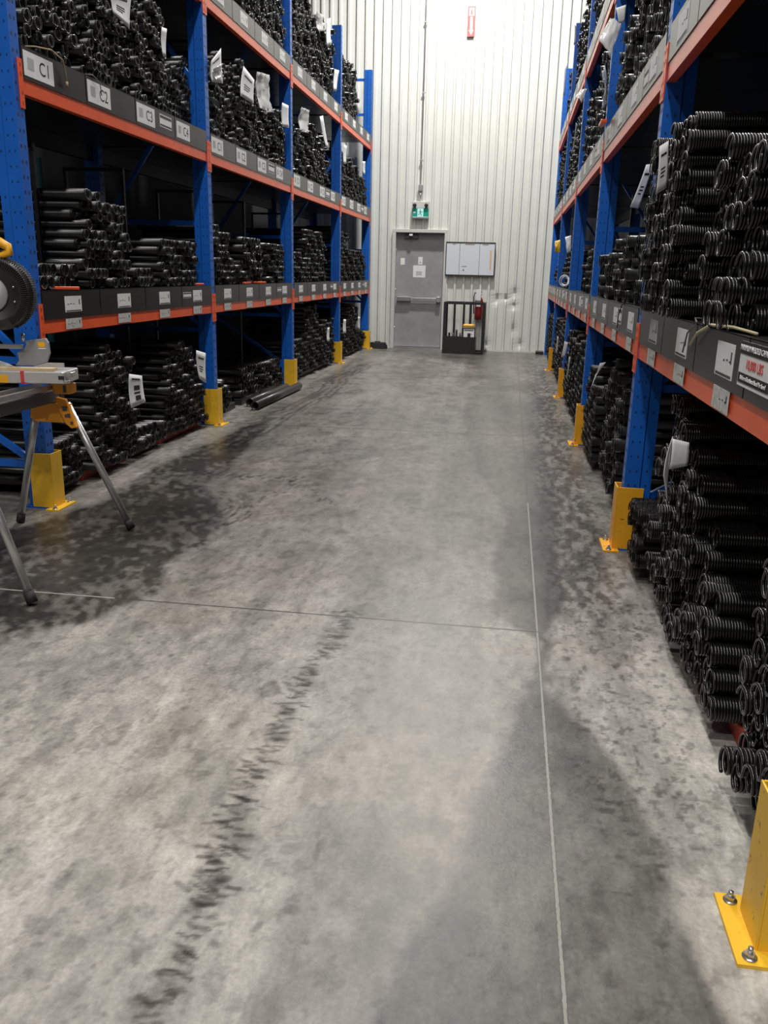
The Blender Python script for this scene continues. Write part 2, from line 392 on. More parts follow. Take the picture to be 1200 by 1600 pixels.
    mx3 = N('ShaderNodeMix'); mx3.data_type = 'RGBA'; mx3.blend_type = 'MULTIPLY'; mx3.inputs[0].default_value = 1
    Lk(mx.outputs[2], mx3.inputs[6]); Lk(mr3.outputs[0], mx3.inputs[7]); mx = mx3
    # saw-cut joints
    sp = N('ShaderNodeSeparateXYZ'); Lk(g.outputs['Position'], sp.inputs[0])
    def math_(op, a, b_=None, c_=None):
        q = N('ShaderNodeMath'); q.operation = op
        for k, val in enumerate((a, b_, c_)):
            if val is None: continue
            if isinstance(val, (int, float)): q.inputs[k].default_value = val
            else: Lk(val, q.inputs[k])
        return q.outputs[0]
    jn = N('ShaderNodeTexNoise'); jn.inputs['Scale'].default_value = 60; Lk(g.outputs['Position'], jn.inputs['Vector'])
    wob = math_('MULTIPLY', math_('SUBTRACT', jn.outputs['Fac'], .5), .006)
    dx = math_('ABSOLUTE', math_('ADD', math_('SUBTRACT', sp.outputs['X'], math_('MULTIPLY_ADD', sp.outputs['Y'], -.0033, .1925)), wob))
    gap = math_('LESS_THAN', dx, .0065)
    fill = math_('MULTIPLY', math_('LESS_THAN', dx, .0036), math_('LESS_THAN', sp.outputs['Y'], 5.2))
    cur = mx.outputs[2]
    def over(fac, col):
        nonlocal cur
        q = N('ShaderNodeMix'); q.data_type = 'RGBA'; Lk(fac, q.inputs[0]); Lk(cur, q.inputs[6]); q.inputs[7].default_value = (*col, 1); cur = q.outputs[2]
    over(math_('MULTIPLY', gap, .65), (.09, .085, .08)); over(math_('MULTIPLY', fill, .6), (.40, .39, .34))
    left = math_('LESS_THAN', sp.outputs['X'], .185)
    for yy, wd, sl in ((3.185, .0062, .0), (7.5, .012, .012), (11.55, .018, 0.)):
        dy = math_('ABSOLUTE', math_('ADD', math_('SUBTRACT', sp.outputs['Y'], math_('MULTIPLY_ADD', sp.outputs['X'], sl, yy)), wob))
        k = math_('LESS_THAN', dy, wd)
        if yy > 11: k = math_('MULTIPLY', k, math_('LESS_THAN', sp.outputs['X'], -.9))
        over(math_('MULTIPLY', math_('MULTIPLY', k, left), .8), (.06, .05, .045))
        if yy < 4:
            k2 = math_('MULTIPLY', math_('LESS_THAN', dy, .004), math_('LESS_THAN', sp.outputs['X'], -1.62))
            over(math_('MULTIPLY', k2, .8), (.5, .48, .42))
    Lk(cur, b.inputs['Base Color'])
    rr = N('ShaderNodeMapRange'); rr.inputs[1].default_value = .08; rr.inputs[2].default_value = .36; rr.inputs[3].default_value = .30; rr.inputs[4].default_value = .50
    bw = N('ShaderNodeRGBToBW'); Lk(mx.outputs[2], bw.inputs[0]); Lk(bw.outputs[0], rr.inputs[0]); Lk(rr.outputs[0], b.inputs['Roughness'])
    b.inputs['Specular IOR Level'].default_value = .4
    bp = N('ShaderNodeBump'); bp.inputs['Distance'].default_value = .0012; bp.inputs['Strength'].default_value = .6
    Lk(n.outputs['Fac'], bp.inputs['Height']); Lk(bp.outputs[0], b.inputs['Normal'])
    me.materials.append(m)
    o = bpy.data.objects.new('floor', me); COL.objects.link(o); tag(o, kind='structure')
make_floor()

# ------------------------------------------------------------------ walls, ceiling, lamps
WY = 16.07
DX0, DX1, DZ = -2.20, -1.27, 2.12
def make_end_wall():
    per = .1565; xs = []; x = -4.7
    while x < 2.7:
        xs += [(x, 0), (x+.004, 0), (x+.016, 1), (x+.052, 1), (x+.064, 0)]; x += per
    for e in (DX0, DX1):
        xs.append((e, 0))
    xs.sort()
    zs = list(np.arange(0, 2.12, .053)) + [2.12] + list(np.arange(2.4, 9.3, .6))
    dents = [(-.28, .98, .10, .05), (-.10, .96, .07, .05), (.02, 1.05, .08, .09), (.03, .83, .08, .06), (-.30, .90, .05, .05), (.06, .4, .06, .1), (-.42, .12, .05, .08), (.18, .14, .06, .08)]
    mb = MB(); nx = len(xs)
    for z in zs:
        for (x, r) in xs:
            y = WY+.03-(.034 if r else 0)
            for (a, b, sa, sb) in dents: y += .045*math.exp(-((x-a)/sa)**2-((z-b)/sb)**2)*(1 if r else .35)
            mb.v.append((x, y, z))
    for j in range(len(zs)-1):
        for i in range(nx-1):
            if xs[i][0] >= DX0-1e-6 and xs[i+1][0] <= DX1+1e-6 and zs[j+1] <= DZ+1e-6: continue
            mb.f.append((j*nx+i, j*nx+i+1, (j+1)*nx+i+1, (j+1)*nx+i)); mb.sm.append(False)
    tag(mb.build('wall_back', WALLM), kind='structure')
make_end_wall()
tag(MB().box(-4.75, -4.6, -6, 16.4, 0, 9.2).build('wall_left', DARKW), kind='structure')
tag(MB().box(2.6, 2.75, -6, 16.4, 0, 9.2).build('wall_right', DARKW), kind='structure')
tag(MB().box(-4.75, 2.75, -6, 16.5, 9.2, 9.35).build('ceiling', CEILM), kind='structure')
tag(MB().box(-4.6, DX0-.05, WY-.03, WY-.012, 0, .06).box(DX1+.05, 2.6, WY-.03, WY-.012, 0, .025).build('baseboard_back', TRIMM), kind='structure')
for k, (x, y, p) in enumerate(LAMPS):
    wh = ('behind the viewer, left', 'behind the viewer, right', 'just behind the viewer', 'over the near end of the aisle', 'over the middle of the aisle', 'over the far half of the aisle', 'nearest the end wall')[k]
    t = empty('high_bay_lamp', (x, y, LAMP_Z), 'round white high-bay lamp hanging '+wh, 'lamp', 'high-bay lamps over the aisle')
    MB().lathe([(.06, .30), (.12, .28), (.20, .12), (.24, .0), (.235, -.005), (.19, .10), (.05, .24)]).build('housing', TRIMM, t)
    MB().lathe([(.21, .022), (.21, .030)]).build('lens', LAMPM, t)
    MB().tube([(0, 0, .28), (0, 0, 1.2)], .008).build('hanger', STEEL, t)
    l = bpy.data.lights.new('lamp_light', 'AREA'); l.shape = 'DISK'; l.size = .42; l.energy = p; l.color = (1, .985, .95); l.spread = math.radians(170)
    lo = bpy.data.objects.new('lamp_light', l); COL.objects.link(lo); lo.parent = t; lo.location = (0, 0, -.012)

# ------------------------------------------------------------------ door and what is on the end wall
def make_door():
    d = empty('door_1', (-1.735, WY+.10, 0), kind='structure')
    MB().box(-.445, .445, 0, .045, .03, 2.085).build('door_slab', DOORM, d)
    fr_ = MB()
    for s in (-1, 1): fr_.box(min(s*.447, s*.51), max(s*.447, s*.51), -.135, .06, 0, 2.087)
    fr_.box(-.51, .51, -.135, .06, 2.088, 2.145); fr_.build('door_frame', TRIMM, d, bevel=.003)
    MB().box(-.445, .445, -.12, .0, 0, .022).build('threshold', STEEL, d)
    MB().box(-.445, .445, .05, .06, 0, 2.1).build('door_back', DARKW, d)
    pb = MB().box(-.40, .38, -.075, -.035, .89, .935, ch=.006).build('push_bar', ALU, d)
    MB().box(-.41, -.15, -.085, 0, .875, .948, ch=.006).build('bar_housing', STEEL, pb)
    MB().box(.33, .41, -.09, 0, .865, .96, ch=.008).build('latch_case', ALU, pb)
    MB().box(-.30, -.04, -.06, 0, 1.99, 2.045, ch=.006).build('door_closer', DGREY, d)
    MB().box(-.20, -.14, -.13, -.10, 2.03, 2.065).build('closer_bracket', PAPER, d)
    for s in (0, 1, 2):
        MB().lathe([(.009, -.05), (.009, .05)], 10, Matrix.Translation((-.449, -.004, .35+s*.7))).build('hinge', STEEL, d)
make_door()
def notice(x0, x1, z0, z1, y, label, rows=0, m=PAPER):
    o = MB().box(x0, x1, y-.002, y, z0, z1).build('paper_notice', m); tag(o, label, 'notice')
    if rows:
        q = MB(); 
        for k in range(rows): q.box(x0+(x1-x0)*.25, x1-(x1-x0)*.3, y-.003, y-.002, z0+(z1-z0)*(.2+.12*k), z0+(z1-z0)*(.25+.12*k))
        q.build('print', GINK, o)
    return o
ND = WY+.10-.0005
notice(-2.10, -2.02, 1.52, 1.64, ND, 'small pale square notice on the left edge of the grey door', m=CARD)
notice(-1.77, -1.69, 1.53, 1.665, ND, 'small upright white notice taped above the larger sheet on the door', 2)
notice(-1.86, -1.63, 1.30, 1.515, ND, 'large white paper sheet taped at eye height on the grey door', 3)

def exit_sign():
    t = empty('exit_sign', (-1.735, WY, 2.33), 'green and white running-man exit sign with twin lamp heads above the door', 'exit sign')
    MB().box(-.15, .15, -.10, -.015, .0, .18, ch=.006).build('housing', PAPER, t)
    MB().box(-.148, .148, -.1045, -.1005, .018, .175).build('green_face', GREEN, t)
    MB().box(-.055, .05, -.107, -.105, .03, .165).build('light_panel', GLOW, t)
    MB().box(-.14, .14, -.1065, -.105, .019, .028).build('lower_stripe', GLOW, t)
    m = MB()
    def limb(pts, w):
        for a, b in zip(pts[:-1], pts[1:]): m.bar((a[0], -.1085, a[1]), (b[0], -.1085, b[1]), w, .002, up=(0, 1, 0))
    limb([(.0, .125), (-.005, .09)], .018); limb([(-.005, .09), (.018, .065), (.012, .04)], .010)
    limb([(-.005, .09), (-.02, .07), (-.04, .06)], .010); limb([(.0, .12), (.025, .105), (.035, .118)], .008); limb([(0, .12), (-.025, .115), (-.033, .095)], .008)
    m.lathe([(.010, -.001), (.010, .001)], 12, Matrix.Translation((-.006, -.1085, .145)) @ Matrix.Rotation(PI/2, 4, 'X'))
    m.build('running_figure', GREEN, t)
    a = MB().prism([(-.135, .10), (-.11, .125), (-.11, .108), (-.085, .108), (-.085, .092), (-.11, .092), (-.11, .075)], -.1065, -.1045).build('arrow', PAPER, t)
    MB().box(-.155, .15, -.09, -.0, .185, .29, ch=.01).build('battery_case', TRIMM, t)
    for x, s in ((-.105, -1), (.105, 1)):
        h = MB().lathe([(.018, 0), (.034, .03), (.036, .05), (.03, .055)], 16, Matrix.Translation((x, -.10, .235)) @ Matrix.Rotation(PI*.62, 4, 'X')).build('lamp_head', DGREY, t)
        MB().tube([(x, -.09, .16), (x, -.10, .235)], .009).build('bracket', DGREY, h)
exit_sign()
j = tag(MB().box(-1.795, -1.715, WY-.055, WY-.005, 2.79, 2.90, ch=.005).build('junction_box', CASTG), 'small grey junction box on the conduit above the exit sign', 'junction box')
MB().box(-1.785, -1.725, WY-.058, WY-.055, 2.80, 2.85).build('cover_plate', STEEL, j)
c_ = tag(MB().tube([(-1.755, WY-.03, 2.901), (-1.755, WY-.03, 8.9)], .009).build('conduit', ALU), 'thin metal conduit rising up the ribbed wall above the exit sign', 'conduit')
for z in (3.3, 4.4, 5.5): MB().box(-1.785, -1.725, WY-.042, WY-.012, z, z+.02).build('clamp', STEEL, c_)
tag(MB().tube([(-1.755, WY-.03, 2.789), (-1.75, WY-.03, 2.63)], .011).build('conduit', STEEL), 'short conduit stub between the grey junction box and the exit sign', 'conduit')

def arrow_sign():
    t = empty('fire_extinguisher_sign', (-.98, WY-.006, 5.28), 'tall red sign with a white downward arrow high on the ribbed wall', 'sign')
    MB().box(-.065, .065, -.006, 0, 0, .46).build('panel', REDS, t)
    MB().box(-.022, .022, -.008, -.006, .10, .30).prism([(0, .02), (.042, .10), (-.042, .10)], -.008, -.006).build('arrow', PAPER, t)
    MB().box(-.045, .045, -.008, -.006, .315, .44).build('symbol_panel', PAPER, t)
    MB().box(-.014, .01, -.010, -.008, .33, .40).box(-.008, .004, -.010, -.008, .40, .42).bar((.004, -.009, .415), (.024, -.009, .385), .005, .002, up=(0, 1, 0)).build('extinguisher_symbol', REDS, t)
arrow_sign()
def whiteboard():
    t = empty('whiteboard', (-.805, WY-.045, 1.355), 'white three-panel board with black frame on the wall beside the door', 'whiteboard')
    MB().box(-.445, .445, 0, .035, 0, .575).build('backing', DARKF, t)
    xs = [-.437, -.195, .165, .437]
    for a, b in zip(xs[:-1], xs[1:]): MB().box(a+.003, b-.003, -.006, .0, .012, .563).build('panel', WBOARD, t)
    f = MB()
    f.box(-.447, .447, -.012, 0, .565, .582).box(-.447, .447, -.012, 0, -.006, .010).box(.439, .449, -.012, 0, 0, .58).box(-.449, -.439, -.012, 0, 0, .58)
    f.build('frame', DARKF, t)
    MB().box(-.10, .07, -.008, -.006, .535, .550).box(.21, .32, -.008, -.006, .535, .550).box(-.33, -.27, -.008, -.006, .537, .549).build('header_writing', TAN, t)
    MB().box(.355, .385, -.008, -.006, .11, .45).build('side_strip', mat('orange_writing', (.75, .45, .25), .6), t)
    MB().box(-.15, -.06, -.008, -.006, .155, .165).box(-.13, -.10, -.008, -.006, .08, .11).build('writing', GINK, t)
whiteboard()
def extinguisher():
    t = empty('fire_extinguisher', (-.60, WY-.10, .80), 'red fire extinguisher with white tag hanging behind the black cart', 'fire extinguisher')
    MB().lathe([(.05, -.23), (.072, -.21), (.075, -.19), (.075, .10), (.06, .15), (.03, .18), (.022, .20)], 20).build('cylinder', EXTR, t)
    MB().lathe([(.025, .195), (.025, .225), (.015, .24)], 12).build('valve', STEEL, t)
    MB().bar((-.03, 0, .25), (.05, 0, .275), .02, .012).bar((-.03, 0, .235), (.05, 0, .225), .018, .01).build('handle', DGREY, t)
    MB().tube([(-.02, -.01, .22), (-.085, -.02, .26), (-.10, -.03, .18), (-.095, -.05, .05), (-.085, -.05, -.12)], .011, 8).build('hose', RUB, t)
    MB().box(-.055, .03, -.082, -.079, .12, .32).build('inspection_tag', PAPER, t)
    MB().box(-.045, .03, -.079, -.0755, .01, .10).build('cylinder_label', CARD, t)
    MB().box(-.05, .05, .06, .088, -.05, .06).build('wall_bracket', DGREY, t)
extinguisher()
def cart():
    t = empty('spring_cart', (-.83, 15.55, 0), 'black open steel cart filled with springs standing beside the grey door', 'cart')
    f = MB()
    for x in (-.345, .345):
        for y in (-.21, .25): f.box(x-.022, x+.022, y-.022, y+.022, 0, .88)
    for z in (.02, .88):
        f.box(-.367, .367, -.23, -.19, z-.018, z+.018); f.box(-.367, .367, .23, .27, z-.018, z+.018)
        for x in (-.345, .345): f.box(x-.018, x+.018, -.21, .25, z-.018, z+.018)
    f.build('frame', DARKF, t)
    for x in (-.20, -.03, .09): MB().box(x-.020, x+.020, .225, .255, 0, .88).build('upright_bar', DARKF, t)
    MB().box(-.35, .22, -.235, -.22, .0, .30).box(-.35, -.335, -.22, .2, .0, .28).box(.205, .22, -.22, .2, .0, .28).box(-.335, .205, .185, .2, 0, .28).box(-.335, .205, -.22, .185, .04, .065).box(.0, .205, -.22, .185, .25, .265).build('bin', BLKP, t)
cart()
ORD_ = ['first', 'second', 'third', 'fourth', 'fifth']
for k in range(5):
    tag(MB().tube([(0, 0, 0), (0, 0, random.uniform(.28, .36))], .018, 10).build('standing_spring', SPR, loc=(-1.09+k*.065, 15.50+.03*(k % 2), .066)), '%s dark spring from the left standing upright in the black cart bin' % ORD_[k], 'spring', 'springs standing in the cart bin')
b_ = empty('battery_charger', (-.715, 15.36, .275), 'black box with yellow lid and white front label sitting on the cart bin', 'box')
MB().box(-.12, .12, -.04, .14, .0, .20, ch=.01).build('case', BLKP, b_)
MB().box(-.105, .10, -.03, .13, .20, .255, ch=.02).build('lid', YPL, b_)
q_ = MB().box(-.085, .105, -.045, -.041, -.03, .17).build('label_sheet', PAPER, b_)
MB().box(-.075, .095, -.047, -.045, .145, .16).box(-.015, .04, -.047, -.045, .02, .10).box(.045, .06, -.047, -.045, .08, .09).build('print', INK, q_)
b_.location = (-.74, 15.385, .266)
def floor_disc():
    t = empty('coiled_hose', (-2.46, 15.90, 0), 'low black coil lying on the floor left of the grey door', 'hose')
    m = MB()
    for k, (r, z) in enumerate(((.15, .02), (.145, .055), (.13, .09))):
        pts = [(r*1.15*math.cos(a), r*.7*math.sin(a), z) for a in np.linspace(0, 2*PI, 25)]; m.tube(pts, .019, 8)
    m.build('coil', RUB, t); MB().box(-.05, .05, -.04, .04, 0, .13, ch=.01).build('reel_core', BLKP, t)
floor_disc()
tag(MB().box(.48, .62, 15.78, 15.98, 0, .055, ch=.01).build('floor_box', BLKP), 'small flat black box at the foot of the end wall, right side', 'box')

# ------------------------------------------------------------------ racks
POSTS = {'L': [4.43, 7.30, 10.10, 12.96, 15.66], 'R': [1.62, 4.36, 7.22, 10.12, 13.06, 15.70]}
FX = {'L': -2.61, 'R': .63}
SG = {'L': -1, 'R': 1}            # direction from the aisle into the rack
PW = .085                         # post width along the aisle
LEV = [1.0, 2.24, 3.43]           # beam undersides
SIDE = {'L': 'left', 'R': 'right'}
NTH = ['nearest', 'second', 'third', 'fourth', 'fifth', 'farthest']
BAY = ['nearest', 'second', 'third', 'fourth', 'fifth']
LVN = ['waist-high', 'overhead', 'topmost']
TOPZ = 4.70
def post_mesh(depth_sign, fx, h):
    """rolled upright: channel section with punched slots on both seen faces"""
    m = MB(); s = depth_sign
    x0, x1 = 0, s*.078
    def bx(a, b, *r): m.box(min(a, b), max(a, b), *r)
    bx(0, s*.078, 0, PW, 0, h)
    bx(s*.084, s*.135, .008, PW-.008, 0, h); bx(s*.078, s*.084, .02, PW-.02, 0, h)
    return m
def slots(depth_sign, h):
    m = MB(); s = depth_sign; z = .12
    while z < h-.05:
        for xx in (.022, .056, .109):
            if xx > .1 and int(z*20) % 2: continue
            y = 0 if xx < .1 else .008
            m.box(min(s*(xx-.004), s*(xx+.004)), max(s*(xx-.004), s*(xx+.004)), y-.0006, y+.001, z-.006, z+.006)
        for yy in (.024, .061): m.box(min(-s*.0006, s*.001), max(-s*.0006, s*.001), yy-.007, yy+.007, z+.018, z+.036)
        z += .0762
    return m
SLOTM = mat('slot_shadow', (.004, .02, .09), .6)
protoF = {}
def slotted_post(s, h, t, dx):
    a = post_mesh(s, 0, h); nf = len(a.f); b = slots(s, h); a.add(b.v, b.f)
    o = a.build('post', BLUE, t, (dx, 0, 0)); o.data.materials.append(SLOTM)
    idx = [0]*nf+[1]*(len(a.f)-nf); o.data.polygons.foreach_set('material_index', idx)
    return o
for sd in 'LR':
    s = SG[sd]; fx = FX[sd]
    for i, y in enumerate(POSTS[sd]):
        if sd == 'R' and i == 0: nm = 'blue rack upright frame behind the near yellow guard at lower right'
        else: nm = 'blue punched steel upright frame, %s in the %s rack' % (NTH[i] if i < len(POSTS[sd])-1 else 'the one by the end wall', SIDE[sd])
        if sd not in protoF:
            t = empty('rack_upright_frame', (fx, y, 0))
            slotted_post(s, TOPZ, t, 0)
            slotted_post(s, TOPZ, t, s*.97)
            for z in (.25, .85, 1.75, 2.85, 4.0, 4.55): MB().bar((s*.13, .043, z), (s*.98, .043, z), .032, .04).build('brace', BLUE, t)
            for z0, z1 in ((.25, .85), (.85, 1.75), (2.85, 1.75), (2.85, 4.0)): MB().bar((s*.13, .043, z0+.03), (s*.98, .043, z1-.03), .028, .035).build('brace', BLUE, t)
            for dx in (0, .97): MB().box(min(s*(dx-.0), s*(dx+.15)), max(s*(dx-.0), s*(dx+.15)), -.02, PW+.02, 0, .008).build('base_plate', BLUE, t)
            protoF[sd] = t
        else: t = copy_tree(protoF[sd]); t.location = (fx, y, 0)
        tag(t, nm, 'rack upright', 'blue upright frames of the racks')

def beam(sd, i, lv):
    s = SG[sd]; fx = FX[sd]; y0 = POSTS[sd][i]+PW; y1 = POSTS[sd][i+1]; z = LEV[lv]
    t = empty('rack_beam', (fx, y0, z), 'orange front beam, %s level, %s bay of the %s rack' % (LVN[lv], BAY[i], SIDE[sd]), 'rack beam', 'orange rack beams')
    L = y1-y0; x = lambda a, b: (min(s*a, s*b), max(s*a, s*b))
    MB().box(*x(.002, .045), .003, L-.003, 0, .085).box(*x(.014, .045), .003, L-.003, .085, .118).build('beam_bar', ORANGE, t)
    for a, b in ((-.036, .002), (L-.002, L+.036)):
        cb = MB().box(*x(-.007, -.001), a, b, -.075, .165).build('end_connector', ORANGE, t)
        hb = MB()
        for zz in (-.05, .0, .09, .135): hb.box(*x(-.0078, -.007), (a+b)/2-.006, (a+b)/2+.006, zz-.009, zz+.009)
        hb.build('rivet_slot', REDW, cb)
    t2 = empty('rack_beam', (fx+s*1.06, y0, z), 'rear beam coloured dark for shade, %s level, %s bay of the %s rack' % (LVN[lv], BAY[i], SIDE[sd]), 'rack beam', 'rear rack beams coloured dark for shade')
    MB().box(*x(-.045, .0), .003, L-.003, 0, .118).build('beam_bar', DARKF, t2)  # near-black colour stands in for the shade deep inside the rack

def card(parent, sd, y, z, w, h, style, txt=None, xo=0.):
    """a stuck-on label on a tray front; y, z local; facing the aisle"""
    s = SG[sd]; a, b = -s*(xo+.0002), -s*(xo+.0014)
    x0, x1 = min(a, b), max(a, b)
    m = OLDCARD if style == 'old' else CARD
    o = MB().box(x0, x1, y-w/2, y+w/2, z-h/2, z+h/2).build('label_card', m, parent)
    if txt: MB().box(*sorted((xo2 := -s*(xo+.0014), xo2-s*.0004)), y-w*.38, y-w*.17, z-h*.22, z+h*.26).build('faint_block', mat('faint_print', (.42, .43, .44), .6), o)
    face = 'px' if sd == 'L' else 'nx'; xt = -s*(xo+.0014); sy = 1 if sd == 'L' else -1
    if txt: text('lettering', txt, h*.80, INK, o, fr(face, (xt, y+sy*w*.19, z-h*.02)))
    else:
        q = MB(); xx = (min(xt, xt-s*.0006), max(xt, xt-s*.0006))
        if style == 'bar': q.box(*xx, y-w*.44, y+w*.44, z-h*.46, z-h*.39)
        if style in ('bar', 'old'):
            for k in range(3): q.box(*xx, y-w*.36+k*w*.17, y-w*.27+k*w*.17, z-.02*h+.03*h*(k % 2), z+.02*h+.03*h*(k % 2))
            q.box(*xx, y+sy*w*.36-w*.03, y+sy*w*.36+w*.03, z-h*.05, z+h*.28)
        if style == 'cap': q.box(*xx, y-w*.48, y+w*.48, z+h*.2, z+h*.42).box(*xx, y-w*.48, y+w*.48, z-h*.42, z-h*.28)
        q.build('print', mat('faded_ink', (.06, .06, .06), .6), o)
    return o
def tray(sd, i, lv, k, ya, yb):
    s = SG[sd]; fx = FX[sd]; z = LEV[lv]
    big = sd == 'R' and lv == 0 and i == 0
    lab = 'black shelf tray, %s from the near post, %s level, %s %s bay' % (('first', 'second', 'third', 'fourth')[k], LVN[lv], BAY[i], SIDE[sd])
    t = empty('shelf_tray', (fx, ya, z), lab, 'shelf tray', 'black steel shelf trays')
    L = yb-ya; x = lambda a, b: (min(s*a, s*b), max(s*a, s*b)); g = .006
    MB().box(*x(-.003, .001), g, L-g, .075, .235).box(*x(.001, 1.03), g, L-g, .119, .2325).box(*x(-.003, .010), g, L-g, .2325, .236).build('pan', TRAY, t)
    xo = .003
    c = L/2
    if lv == 1:
        if sd == 'L':
            if k < 3: card(t, sd, .17, .155, .30, .122, 'txt', 'C%d' % (k+1), xo)
            else: card(t, sd, .17, .155, .27, .115, 'txt', 'C4', xo)
            if k == 2: card(t, sd, .52, .165, .22, .085, 'cap', None, xo)
        else:
            card(t, sd, c, .155, .24, .115, 'bar', None, xo)
            if k == 0: card(t, sd, c+.24, .15, .15, .09, 'cap', None, xo)
    elif lv == 2:
        card(t, sd, c, .155, .22, .11, 'bar', None, xo)
    else:
        w, h = (.20, .092) if sd == 'L' else (.21, .10)
        if sd == 'R': c -= .09
        card(t, sd, c, .155, w, h, 'bar', None, xo)
        o = card(t, sd, c-.01, .041, w*.95, h*.66, 'old', None, .0035)
        if sd == 'L' and k == 3: card(t, sd, c-.23, .165, .17, .045, 'cap', None, xo)
        if sd == 'R' and k == 1 and i > 0: card(t, sd, c-.22, .165, .15, .09, 'cap', None, xo)
def capacity_sign():
    """the welded-capacity plate on the nearest right tray"""
    s = 1; y0 = 2.06; w, h = .30, .118
    t = empty('capacity_plate', (FX['R']-.0045, 2.29, 1.165), 'white and black capacity plate with red figures on the near right tray', 'sign')
    MB().box(-.001, .0, -w/2, w/2, -h/2, h/2).build('plate', CARD, t)
    MB().box(-.0018, -.001, -w/2, w/2, h*.22, h*.5).box(-.0018, -.001, -w/2+.005, w/2-.005, -h*.42, -h*.2).build('black_band', INK, t)
    text('lettering', 'MAXIMUM WELDED CAPACITY', .0215, CARD, t, fr('nx', (-.0024, 0, h*.355)))
    text('lettering', '10,000 LBS', .036, RINK, t, fr('nx', (-.0016, 0, h*.01)))
    text('lettering', 'Uniform Distributed Load Per Level', .0165, CARD, t, fr('nx', (-.0024, 0, -h*.31)))
capacity_sign()
for sd in 'LR':
    for i in range(len(POSTS[sd])-1):
        y0 = POSTS[sd][i]+PW+.005; y1 = POSTS[sd][i+1]-.005
        for lv in range(3):
            beam(sd, i, lv)
            for k in range(4): tray(sd, i, lv, k, y0+(y1-y0)*k/4, y0+(y1-y0)*(k+1)/4)

# yellow post guards
def guard(sd, y, h, label):
    s = SG[sd]; t = empty('post_guard', (FX[sd], y, 0), label, 'post guard', 'yellow steel post guards')
    x = lambda a, b: (min(s*a, s*b), max(s*a, s*b))
    w = .125; y0 = PW/2-w/2
    m = MB().box(*x(-.034, -.028), y0, y0+w, .008, h)
    m.box(*x(-.028, .10), y0, y0+.006, .008, h).box(*x(-.028, .10), y0+w-.006, y0+w, .008, h)
    YM = YELR if sd == 'R' and y > 3 else YELLOW
    m.build('channel', YM, t, bevel=.002)
    MB().box(*x(-.08, -.001), y0-.045, y0+w+.045, .0, .009).build('base_plate', YM, t)
    for yy in (y0-.022, y0+w+.022):
        b = MB().lathe([(.016, .009), (.016, .012)], 12, Matrix.Translation((-s*.05, yy, 0)))
        b.lathe([(.011, .012), (.011, .022)], 6, Matrix.Translation((-s*.05, yy, 0)), False).lathe([(.006, .022), (.006, .034)], 8, Matrix.Translation((-s*.05, yy, 0)))
        b.build('anchor_bolt', STEEL, t)
    return t
for i, y in enumerate(POSTS['L']):
    guard('L', y, .33, 'scuffed yellow guard at the foot of the %s blue post, left rack' % (NTH[i] if i < 4 else 'last'))
for i, y in enumerate(POSTS['R'][:5]):
    g = guard('R', y+(.0 if i else -.03), .34 if i else .345, 'scuffed orange-yellow guard at the foot of the %s blue post, right rack' % NTH[i] if i else 'large bright yellow guard with two anchor bolts, cut off at lower right corner')

# ------------------------------------------------------------------ springs
def helix_mesh(name, r, length, pitch, wire, n=18, k=6, mtl=None):
    """a close-wound spring lying along +x, its last turns opened up and ending in a short tail"""
    pts = []; x = 0.; a = 0.
    turns_open = 1.5
    while x < length:
        op = max(0, 1-a/(2*PI*turns_open)); p = pitch*(1+.55*op)
        rr = r*(1+.02*op) if a > .2 else r*1.02
        pts.append((x, rr*math.cos(a), rr*math.sin(a), wire*(1+.12*op))); a += 2*PI/n; x += p/n
    P = np.array(pts); m = len(P); C = P[:, :3]; T = np.gradient(C, axis=0); T /= np.linalg.norm(T, axis=1)[:, None]
    rad = np.stack([0*P[:, 0], P[:, 1], P[:, 2]], 1); rad /= np.linalg.norm(rad, axis=1)[:, None]
    B = np.cross(T, rad); an = np.arange(k)*2*PI/k
    V = C[:, None]+P[:, 3][:, None, None]*(rad[:, None]*np.cos(an)[None, :, None]+B[:, None]*np.sin(an)[None, :, None])
    i = np.arange((m-1)*k); q, j = i//k, i % k
    F = np.stack([q*k+j, q*k+(j+1) % k, (q+1)*k+(j+1) % k, (q+1)*k+j], -1)
    caps = [tuple(range(k-1, -1, -1)), tuple((m-1)*k+c for c in range(k))]
    me = bpy.data.meshes.new(name); me.from_pydata(V.reshape(-1, 3).tolist(), [], F.tolist()+caps)
    me.polygons.foreach_set('use_smooth', [True]*len(me.polygons)); me.materials.append(mtl); me.update()
    return me
def low_template(n, open_turns, wire, near):
    """unit spring: radius 1, body length 1 after the end; returns end verts (x in radii) and body"""
    vs = []; fs = []
    # opened end turns as a helical wire
    k = 4; steps = int(n*open_turns); 
    for t in range(steps+1):
        a = 2*PI*t/n; x = (t/n)*wire*2.2
        for c in range(k):
            b = 2*PI*c/k+PI/4; rr = 1-wire+wire*math.cos(b); vs.append((x+wire*math.sin(b), rr*math.cos(a), rr*math.sin(a), 0))
    for t in range(steps):
        for c in range(k): fs.append((t*k+c, t*k+(c+1) % k, (t+1)*k+(c+1) % k, (t+1)*k+c))
    xe = open_turns*wire*2.2+wire*.2
    o = len(vs)
    for (r, x, e) in ((.74, xe+1.2, 0), (.74, xe, 0), (1-wire, xe-wire*.5, 0), (.99, xe, 0), (.99, 0, 1)):
        for q in range(n): a = 2*PI*q/n; vs.append((x, r*math.cos(a), r*math.sin(a), e))
    for j in range(4):
        for q in range(n): fs.append((o+j*n+q, o+j*n+(q+1) % n, o+(j+1)*n+(q+1) % n, o+(j+1)*n+q))
    # inner disc closes the bore
    fs.append(None)
    f4 = [f for f in fs if f]
    return np.array(vs, np.float32), np.array(f4, np.int32)
TN = low_template(14, 1.8, .10, True); TF = low_template(9, 1.6, .2, False)

